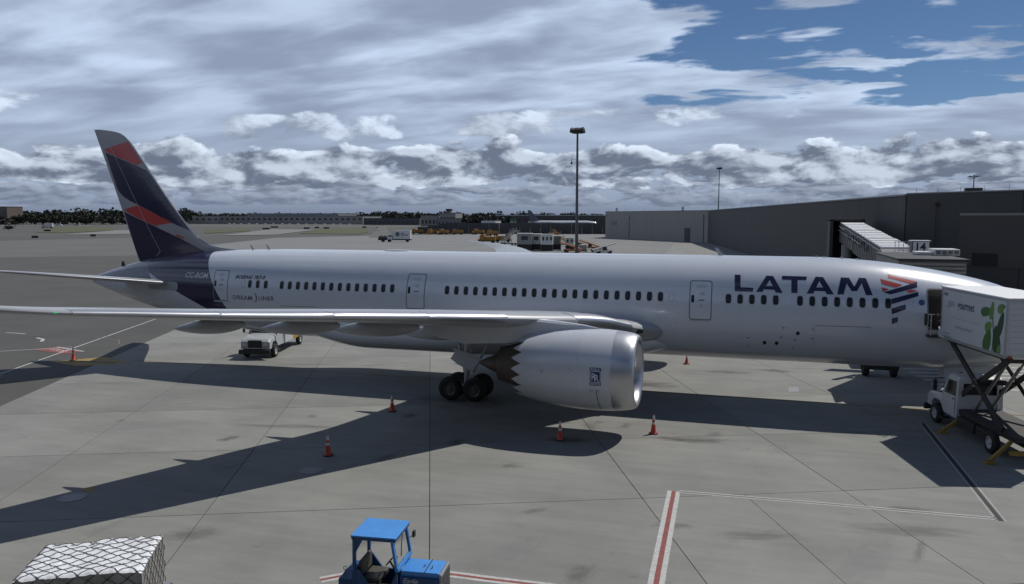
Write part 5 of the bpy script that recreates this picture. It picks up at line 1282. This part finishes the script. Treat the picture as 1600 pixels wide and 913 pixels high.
def block(name, label, b0, b1, Y, h, depth, m, rows=0, cols=0, roof=None, wz0=.25, wz1=.8, ww=.5):
    x0, _ = far(b0, Y); x1, _ = far(b1, Y)
    t = thing(name, label, 'building', ((x0+x1)/2, Y, 0)); L_ = (x1-x0)/2
    MB().box(-L_, L_, 0, depth, 0, h).build('wall', m, t)
    MB().box(-L_-.3, L_+.3, -.3, depth+.3, h, h+.5).build('roof', roof or fdk, t)
    wme = None
    for r in range(rows):
        for c in range(cols):
            cw = 2*L_/cols; hh = h*(wz1-wz0)/rows
            if wme is None:
                o = MB().box(-cw*ww/2, cw*ww/2, -.25, .05, 0, hh*.62).build('window', fwin, t); wme = o.data
            else:
                o = bpy.data.objects.new('window', wme); C.objects.link(o); o.parent = t
            o.location = (-L_+cw*(c+.5), 0, h*wz0+hh*r)
    return t
block('apartment_block', 'tall brown apartment block rising above trees at the edge of the airfield', -1.2588, -1.1946, 800, 25, 25, brick, 6, 5)
wh = block('warehouse', 'long low grey warehouse with a row of dark windows across the airfield', -0.7747, -0.5336, 1000, 12.2, 60, fgrey, 1, 26, None, .52, .9, .45)
block('warehouse_annex', 'pale grey warehouse end block beside the long windowed warehouse', -0.8319, -0.7759, 1000, 12.0, 40, mat('far_wall_pale', (0.30, 0.285, 0.27), .8), 1, 5, None, .5, .85, .4)
block('hangar_roof', 'blue grey upper hall rising behind the long warehouse', -0.7258, -0.5726, 1075, 16.4, 60, mat('far_hall', (0.20, 0.22, 0.24), .7, var=.2, vscale=.03))
block('low_shed', 'low dark shed right of the long warehouse', -0.5325, -0.4463, 960, 9.0, 30, fdk, 1, 12, None, .3, .7, .4)
block('office_block', 'grey airport office block with a small dark tower cab on top', -0.4155, -0.3928, 800, 15.5, 22, fgrey, 2, 5)
tb_ = thing('tower_cab', 'small dark glazed control cab on the roof of the grey office block', 'control tower', (*far(-0.4032, 805), 16.0))
MB().box(-2.2, 2.2, 0, 5, 0, 1.6).build('cab_base', fgrey, tb_); MB().loft([[(-2.5, -.3, 1.6), (2.5, -.3, 1.6), (2.5, 5.3, 1.6), (-2.5, 5.3, 1.6)], [(-3, -.7, 3.9), (3, -.7, 3.9), (3, 5.7, 3.9), (-3, 5.7, 3.9)]]).build('cab_glazing', fwin, tb_)
MB().box(-3.1, 3.1, -.8, 5.8, 3.9, 4.4).build('cab_roof', fdk, tb_)
block('side_office', 'plain grey building left of the office block with the cab', -0.4443, -0.4165, 810, 12.6, 20, fgrey, 1, 5)
block('workshop', 'wide grey workshop in front of the office block', -0.4193, -0.3741, 720, 9.2, 20, mat('far_wall_mid', (0.19, 0.19, 0.185), .8, var=.15, vscale=.05), 1, 8, None, .35, .8, .35)
block('white_depot', 'low white depot building among dark trees', -0.3555, -0.3354, 610, 7.6, 16, fwhite)
block('cargo_hall', 'long dark cargo hall beyond the blast wall behind the far airliner', -0.3345, -0.1490, 760, 12.5, 40, fdk, 1, 20, fwhite, .55, .85, .3)
# blast wall
bw = thing('blast_wall', 'long dark corrugated blast wall across the far apron', 'wall', (0, 0, 0))
A_, B_ = Vector((-222, 413)), Vector((-70, 452)); dd = (B_-A_).normalized(); nn = Vector((dd.y, -dd.x))
bwm = mat('blast_wall_steel', (0.055, 0.055, 0.06), .7, var=.25, vscale=.2)
for k in range(24):
    a = A_+(B_-A_)*(k/24); c = A_+(B_-A_)*((k+1)/24)-dd*.12; hh = 4.4+2.6*min(1, k/2.5)
    wall_seg(bw, a, c, 0, hh, bwm, .5, 'wall_panel')
    for z in (1.2, 2.6, 4.0): wall_seg(bw, a+nn*.25, c+nn*.25, z, z+.25, bwm, .2, 'rail')
# ------------------------------------------------------------------ far vehicles
yel = mat('plough_yellow', (0.30, 0.15, 0.022), .55, var=.2, vscale=1)
def small_wheels(t, pts, r, w=.4):
    for x, y in pts:
        o = MB().lathe([(-w/2, r*.3), (-w/2, r*.9), (-w*.3, r), (w*.3, r), (w/2, r*.9), (w/2, r*.3)], (0, 0, 0), 'y', 16, True, True).build('wheel', rubber, t, 40); o.location = (x, y, r)
def plough():
    t = thing('snow_plough', 'yellow snow plough truck parked along the dark blast wall', 'snow plough', group='ploughs parked at the blast wall')
    MB().box(-3.4, 3.2, -.9, .9, .7, 1.1).build('chassis', tdark, t)
    MB().loft([[(1.0, -1.2, 1.1), (3.2, -1.2, 1.1), (3.2, 1.2, 1.1), (1.0, 1.2, 1.1)], [(1.0, -1.2, 2.3), (3.15, -1.2, 2.3), (3.15, 1.2, 2.3), (1.0, 1.2, 2.3)], [(1.1, -1.1, 3.5), (2.7, -1.1, 3.5), (2.7, 1.1, 3.5), (1.1, 1.1, 3.5)]]).build('cab', yel, t)
    MB().box(1.35, 2.7, -1.22, -1.19, 2.3, 3.2).build('cab_window', fwin, t); MB().box(2.95, 3.0, -1.0, 1.0, 2.4, 3.2).build('windscreen', fwin, t)
    MB().loft([[(-3.3, -.9, 1.1), (.8, -.9, 1.1), (.8, .9, 1.1), (-3.3, .9, 1.1)], [(-3.5, -1.25, 2.7), (.9, -1.25, 2.7), (.9, 1.25, 2.7), (-3.5, 1.25, 2.7)]]).build('hopper', yel, t)
    MB().loft([[(4.0+.5*math.cos(a), yy, .9+.85*math.sin(a)) for a in [R(100+20*i) for i in range(9)]]+[(4.08+.5*math.cos(a), yy, .9+.85*math.sin(a)) for a in [R(260-20*i) for i in range(9)]] for yy in (-1.9, 1.9)]).build('plough_blade', yel, t)
    MB().box(3.1, 3.7, -.3, .3, .7, 1.0).build('blade_arm', tdark, t)
    small_wheels(t, [(2.2, -1.0), (2.2, 1.0), (-2.2, -1.0), (-2.2, 1.0)], .6)
    return t
p0 = plough()
for i, (x, y, a) in enumerate(((-217.5, 402.5, 200), (-205.5, 398, 250), (-196.9, 396, 160), (-189.5, 400.2, 215), (-177.4, 404, 185))):
    o = p0 if i == 0 else dup(p0); o.location = (x, y, 0.03); o.rotation_euler = (0, 0, R(a))
for x, y, a, lb in ((-157.5, 372, 235, 'yellow snow plough parked clear of the blast wall behind two others'), (-119.5, 253.5, 190, 'yellow snow plough with its blade to the left beside the grey mobile stairs'), (-117.0, 266.0, 20, 'yellow snow plough standing back to back with another plough by the stairs')):
    o = dup(p0); o.location = (x, y, 0.03); o.rotation_euler = (0, 0, R(a)); o['label'] = lb; o['group'] = 'ploughs on the far apron'
def stairs(name, label, loc, rz, L_, H, m, w=1.5):
    t = thing(name, label, 'stairs', loc, rz)
    MB().box(-L_/2, L_/2+1.5, -w/2, w/2, .5, .8).build('chassis', tdark, t); small_wheels(t, [(-L_*.4, -w/2), (-L_*.4, w/2), (L_*.4, -w/2), (L_*.4, w/2)], .4, .3)
    for s_ in (-1, 1):
        MB().bar((-L_/2, s_*w/2, .8), (L_/2, s_*w/2, H), .1, .3).build('stringer', m, t); MB().bar((-L_/2, s_*w/2, 1.9), (L_/2, s_*w/2, H+1.1), .08).build('handrail', m, t)
        b = MB()
        for k in range(8):
            u = k/7; b.bar((-L_/2+L_*u, s_*w/2, .8+(H-.8)*u), (-L_/2+L_*u, s_*w/2, 1.9+(H-.8)*u), .06)
            if k < 7: b.bar((-L_/2+L_*u, s_*w/2, .8+(H-.8)*u), (-L_/2+L_*(u+1/7), s_*w/2, 1.9+(H-.8)*(u+1/7)), .05)
        b.build('lattice', m, t)
    b = MB()
    for k in range(14): u = (k+.5)/14; b.box(-L_/2+L_*u-.15, -L_/2+L_*u+.15, -w/2, w/2, .8+(H-.8)*u, .86+(H-.8)*u)
    b.build('treads', m, t); MB().box(L_/2, L_/2+1.8, -w/2, w/2, H-.1, H).build('top_platform', m, t)
    MB().bar((L_/2+1.2, 0, .8), (L_/2+1.2, 0, H), .25).build('support_post', m, t)
    return t
sgm = mat('stair_grey', (.36, .36, .35), .5, metal=.3)
stairs('mobile_stairs', 'grey lattice mobile boarding stairs next to the yellow ploughs', (-105.0, 236, .02), R(-18), 6.0, 5.4, sgm, 2.0)
stairs('yellow_stairs', 'yellow mobile boarding stairs behind the white apron huts', (-83.5, 232, .02), R(165), 7.0, 5.0, yel)
def hut(label, b, Y, w, d, h, z0, wins, m, rz=8):
    x, y = far(b, Y); t = thing('apron_hut', label, 'hut', (x, y, .02), R(rz))
    MB().box(-w/2, w/2, -d/2, d/2, z0, z0+h).build('wall', m, t); MB().box(-w/2-.1, w/2+.1, -d/2-.1, d/2+.1, z0+h, z0+h+.14).build('roof', fwhite, t)
    for k in range(wins): MB().box(-w/2+w*(k+.3)/wins, -w/2+w*(k+.75)/wins, -d/2-.06, -d/2+.02, z0+h*.42, z0+h*.78).build('window', fwin, t)
    MB().box(-w/2, -w/2+.3, -d/2, d/2, 0, z0).box(w/2-.3, w/2, -d/2, d/2, 0, z0).box(-w/2+.3, w/2-.3, -d/2+.5, d/2, .2, z0).build('underframe', tdark, t)
    return t
hg = mat('hut_grey', (.27, .27, .26), .6, var=.15, vscale=.4); hw_ = mat('hut_white', (.5, .5, .49), .6, var=.12, vscale=.4)
hut('grey apron hut with one window on a dark underframe beside the stairs', -0.2940, 192, 4.6, 5, 3.3, 2.0, 1, hg, 12)
hut('plain grey apron hut between two pale huts', -0.2780, 195, 3.2, 5, 3.1, 2.0, 1, hw_, 12)
hut('white apron hut with three small windows', -0.2631, 191, 3.6, 4, 3.1, 2.0, 3, fwhite, 12)
hut('drab windowless hut right of the white three window hut', -0.2509, 197, 3.0, 4, 2.6, 1.9, 0, mat('hut_drab', (.13, .125, .11), .7), 12)
hut('small white hut beside the floodlight mast', -0.2328, 194, 2.6, 3, 2.4, 1.7, 2, hw_, 12)
hut('low grey ground power cart right of the floodlight mast', -0.2148, 188, 2.3, 2, 1.5, .5, 0, hg, 6)
sand = mat('loader_sand', (.42, .31, .20), .6, var=.2, vscale=1)
def belt(label, b, Y, rz, m):
    x, y = far(b, Y); t = thing('belt_loader', label, 'belt loader', (x, y, .02), R(rz))
    MB().box(-2.6, 2.2, -.9, .9, .45, 1.0).build('chassis', m, t); MB().bar((-3.4, .3, 1.0), (3.6, .3, 3.0), .8, .3).build('conveyor', m, t)
    MB().bar((-3.4, .75, 1.35), (3.6, .75, 3.4), .05).bar((-3.4, -.12, 1.35), (3.6, -.12, 3.4), .05).build('side_rail', m, t)
    MB().box(-.6, .5, -.9, -.2, 1.0, 1.9).build('driver_seat', tdark, t); small_wheels(t, [(-1.8, -.85), (-1.8, .85), (1.6, -.85), (1.6, .85)], .4, .3)
belt('sand coloured belt loader beside the pale end of the concourse', -0.1945, 186, 160, sand)
belt('rusty orange belt loader behind the ground power cart', -0.2063, 205, 175, mat('loader_rust', (.36, .13, .05), .6, var=.2, vscale=1))
belt('white belt loader at the corner of the concourse', -0.1870, 178, 30, fwhite)
belt('orange belt loader at the foot of the floodlight mast', -0.2302, 182, 172, MT['loader_rust'])
belt('sand coloured belt loader lined up behind the small white hut', -0.2199, 215, 178, sand)
# box truck with round mark
def box_truck(name, label, loc, rz, L_=7.4, front=True, mark=True):
    t = thing(name, label, 'truck', loc, rz)
    b = MB().box(-L_, 0, -1.25, 1.25, 1.3, 4.9).build('cargo_box', fwhite, t)
    MB().box(-L_-.2, 3.0, -.6, .6, .7, 1.2).build('chassis', tdark, t)
    MB().loft([[(.4, -1.15, .9), (2.6, -1.15, .9), (2.6, 1.15, .9), (.4, 1.15, .9)], [(.4, -1.15, 2.1), (2.55, -1.15, 2.1), (2.55, 1.15, 2.1), (.4, 1.15, 2.1)], [(.5, -1.05, 3.2), (1.9, -1.05, 3.2), (1.9, 1.05, 3.2), (.5, 1.05, 3.2)]]).build('cab', fwhite, t)
    for s_ in (-1, 1): MB().box(.8, 1.8, s_*1.12-.04, s_*1.12+.04, 2.15, 2.9).build('side_window', fwin, t)
    MB().box(2.2, 2.5, -.95, .95, 2.2, 2.9).build('windscreen', fwin, t)
    small_wheels(t, [(1.8, -1.0), (1.8, 1.0), (-L_+1.5, -1.0), (-L_+1.5, 1.0)], .55)
    if front:
        MB().box(2.7, 6.6, -1.1, 1.1, .7, 1.7).build('engine_deck', tdark, t); small_wheels(t, [(4.6, -1.0), (4.6, 1.0)], .6)
        for k in range(5): MB().box(2.9+.75*k, 3.3+.75*k, -1.0, 1.0, 1.7, 2.4+.3*(k % 2)).build('equipment', mat('equip_green', (.045, .05, .04), .7), t)
    if mark:
        flat([ellipse_poly(1.9, 1.9, 24, 1)], lambda a, q: (-1.9+a, 1.27, 3.3+q), 'round_mark', mat('mark_slate', (.10, .11, .13), .6), b)
        flat(text2d('SKY TRUCK', .8, .01), lambda a, q: (-3.1-a, 1.27, 2.8+q) if False else (-3.0-a, 1.27, 3.0+q), 'lettering', MT['mark_slate'], b) if False else None
        for k, (a0, a1, z) in enumerate(((-4.6, -3.3, 3.45), (-6.4, -3.3, 2.75))): flat([[(a0, z), (a1, z), (a1, z+.4), (a0, z+.4)]], lambda a, q: (a, 1.27, q), 'printed_line', MT['mark_slate'], b)
    return t
box_truck('box_truck', 'white box truck with a round dark mark driving on the far apron', (-163.5, 258.0, .03), R(180+14))
box_truck('delivery_truck', 'lone white truck beside the grass island at the far left', (-655.0, 527.0, .02), R(205), 7.0, False, False)
def car(label, loc, rz, m, group=None):
    t = thing('car', label, 'car', loc, rz, group)
    MB().loft([[(x, y*k, z) for x, z in ((-2.2, .35), (-2.25, .95), (-1.6, 1.05), (1.0, 1.0), (2.1, .85), (2.2, .35))] for y, k in ((-.9, 1), (.9, 1))]).build('body', m, t)
    MB().loft([[(x, y, z) for x, z in ((-2.0, 1.0), (-1.7, 1.65), (.2, 1.68), (1.1, 1.0))] for y in (-.78, .78)]).build('cabin', fwin, t)
    MB().box(-1.65, .15, -.76, .76, 1.66, 1.72).build('roof', m, t)
    small_wheels(t, [(-1.4, -.8), (-1.4, .8), (1.4, -.8), (1.4, .8)], .34, .22)
    return t
cw_ = mat('car_white', (.7, .7, .7), .3, coat=.4)
o = car('white car coming along the far service road', (-309, 527, .04), R(-60), cw_); o.scale = (1.35, 1.35, 1.35)
car('white car parked on the far road behind the grass island', (*far(-1.0849, 700), .02), R(20), cw_).scale = (1.5, 1.5, 1.5)
car('silver car on the far road near the dark signs', (*far(-1.0478, 705), .02), R(190), mat('car_silver', (.5, .51, .52), .3, coat=.4)).scale = (1.5, 1.5, 1.5)
pc = car('small parked car in front of the long warehouse', (*far(-0.7575, 985), 0), R(90), cw_, 'cars outside the warehouse')
for k in range(1, 16):
    c = dup(pc); x, y = far(-0.7667+(-0.5417--0.7667)*(k+.3*random.random())/16, 985); c.location = (x, y, 0)
# taxiway guidance boards
def board(x, y, w, label, h=1.25, rz=40, group='taxiway boards'):
    t = thing('taxiway_sign', label, 'sign', (x, y, .02), R(rz), group)
    MB().box(-w/2, w/2, -.15, .15, .25, h).build('panel', mat('board_black', (.02, .02, .02), .6), t, None, .03)
    for s_ in (-.35, .35): MB().box(w*s_-.05, w*s_+.05, -.05, .05, 0, .25).build('leg', tsteel, t)
LBT = 'low black taxiway guidance board on the far taxiway'
for b, Y, w in ((-1.1377, 250, 2.8), (-1.1105, 395, 4.2), (-1.0165, 285, 2.6), (-0.6935, 520, 6), (-0.6792, 620, 7), (-0.6251, 560, 5), (-0.6082, 600, 4), (-0.5924, 580, 5), (-0.5315, 640, 4)):
    x, y = far(b, Y); board(x, y, w, LBT, 1.2+.0008*Y)
sx, sy = far(-1.1932, 433)
bush = MB()
for k in range(160):
    c = Vector((random.gauss(0, 1.5), random.gauss(0, 1.5), 1.2+abs(random.gauss(0, 1.3)))); d1 = Vector((random.gauss(0, 1), random.gauss(0, 1), random.gauss(0, 1))).normalized()*.45; d2 = d1.orthogonal().normalized()*.4
    bush.add([c-d1-d2, c+d1-d2, c+d1+d2, c-d1+d2], [(0, 1, 2, 3)])
sh = thing('shrub', 'single dark shrub on the left edge of the airfield', 'shrub', (sx, sy, 0))
bush.build('crown', leafm, sh, fix=False); MB().tube((0, 0, 0), (0, 0, 2), .2, .1).build('trunk', brick, sh)
# billboard
bx_, by_ = far(-0.3101, 470)
bb = thing('billboard', 'small dark framed billboard with four coloured panels behind the blast wall', 'billboard', (bx_, by_, 0), R(16))
MB().box(-2.4, -2.1, 0, .3, 0, 6).box(2.1, 2.4, 0, .3, 0, 6).build('posts', tdark, bb); MB().box(-2.6, 2.6, -.2, .3, 6, 10.2).build('frame', tdark, bb)
for x, z, c, n_ in ((-1.15, 7.1, (.35, .36, .35), 'pale'), (1.15, 7.1, (.40, .26, .12), 'amber'), (-1.15, 9.1, (.05, .14, .13), 'teal'), (1.15, 9.1, (.06, .16, .10), 'green')):
    MB().box(x-1.0, x+1.0, -.24, -.2, z-.85, z+.85).build('panel', mat('board_'+n_, c, .6), bb)
# far airliner
fj = thing('far_airliner', 'dark airliner parked far off beyond the blast wall', 'airplane', (*far(-0.2414, 600), 0), R(14))
fjm = mat('far_jet_dark', (.09, .10, .13), .3, coat=.3); fjw = mat('far_jet_light', (.5, .51, .53), .3, coat=.3)
pts = [(-30, .3, 6.5), (-27, 1.2, 6.2), (-18, 2.7, 5.2), (-10, 2.9, 4.9), (20, 2.9, 4.9), (26, 2.3, 4.7), (29, 1.2, 4.3), (30.2, .1, 4.1)]
MB().loft([[(x, r*math.cos(t), z+r*math.sin(t)) for t in [2*math.pi*i/20 for i in range(20)]] for x, r, z in pts]).build('fuselage', fjw, fj, 40)
MB().prism([(-30.5, 16.5), (-28, 16.6), (-20, 7.6), (-28, 7.2)], 'y', -.3, .3).build('tail_fin', fjm, fj)
for s_ in (-1, 1):
    MB().loft([[(x, s_*y, z), (x-.4*c, s_*y, z+.06*c), (x-c, s_*y, z-.02*c), (x-.4*c, s_*y, z-.06*c)] for x, y, z, c in ((8, 2, 4.0, 11), (-1, 12, 5.2, 6.5), (-12, 30, 6.8, 2))]).build('wing', fjw, fj)
    MB().loft([[(x, s_*y, z), (x-.4*c, s_*y, z+.05*c), (x-c, s_*y, z), (x-.4*c, s_*y, z-.05*c)] for x, y, z, c in ((-23, .8, 6.4, 5), (-28, 9.5, 7.2, 2))]).build('tailplane', fjm, fj)
    MB().lathe([(-2.6, 1.1), (-1, 1.6), (1.4, 1.7), (2.4, 1.4), (2.2, .6)], (4.5, s_*9.5, 2.6), 'x', 20, True, True).build('engine', fjm, fj, 40)
    MB().box(-3.2, -1.2, s_*4.6-.4, s_*4.6+.4, 0, 3.6).build('main_gear', tdark, fj)
MB().box(22.5, 23.5, -.3, .3, 0, 3).build('nose_gear', tdark, fj)
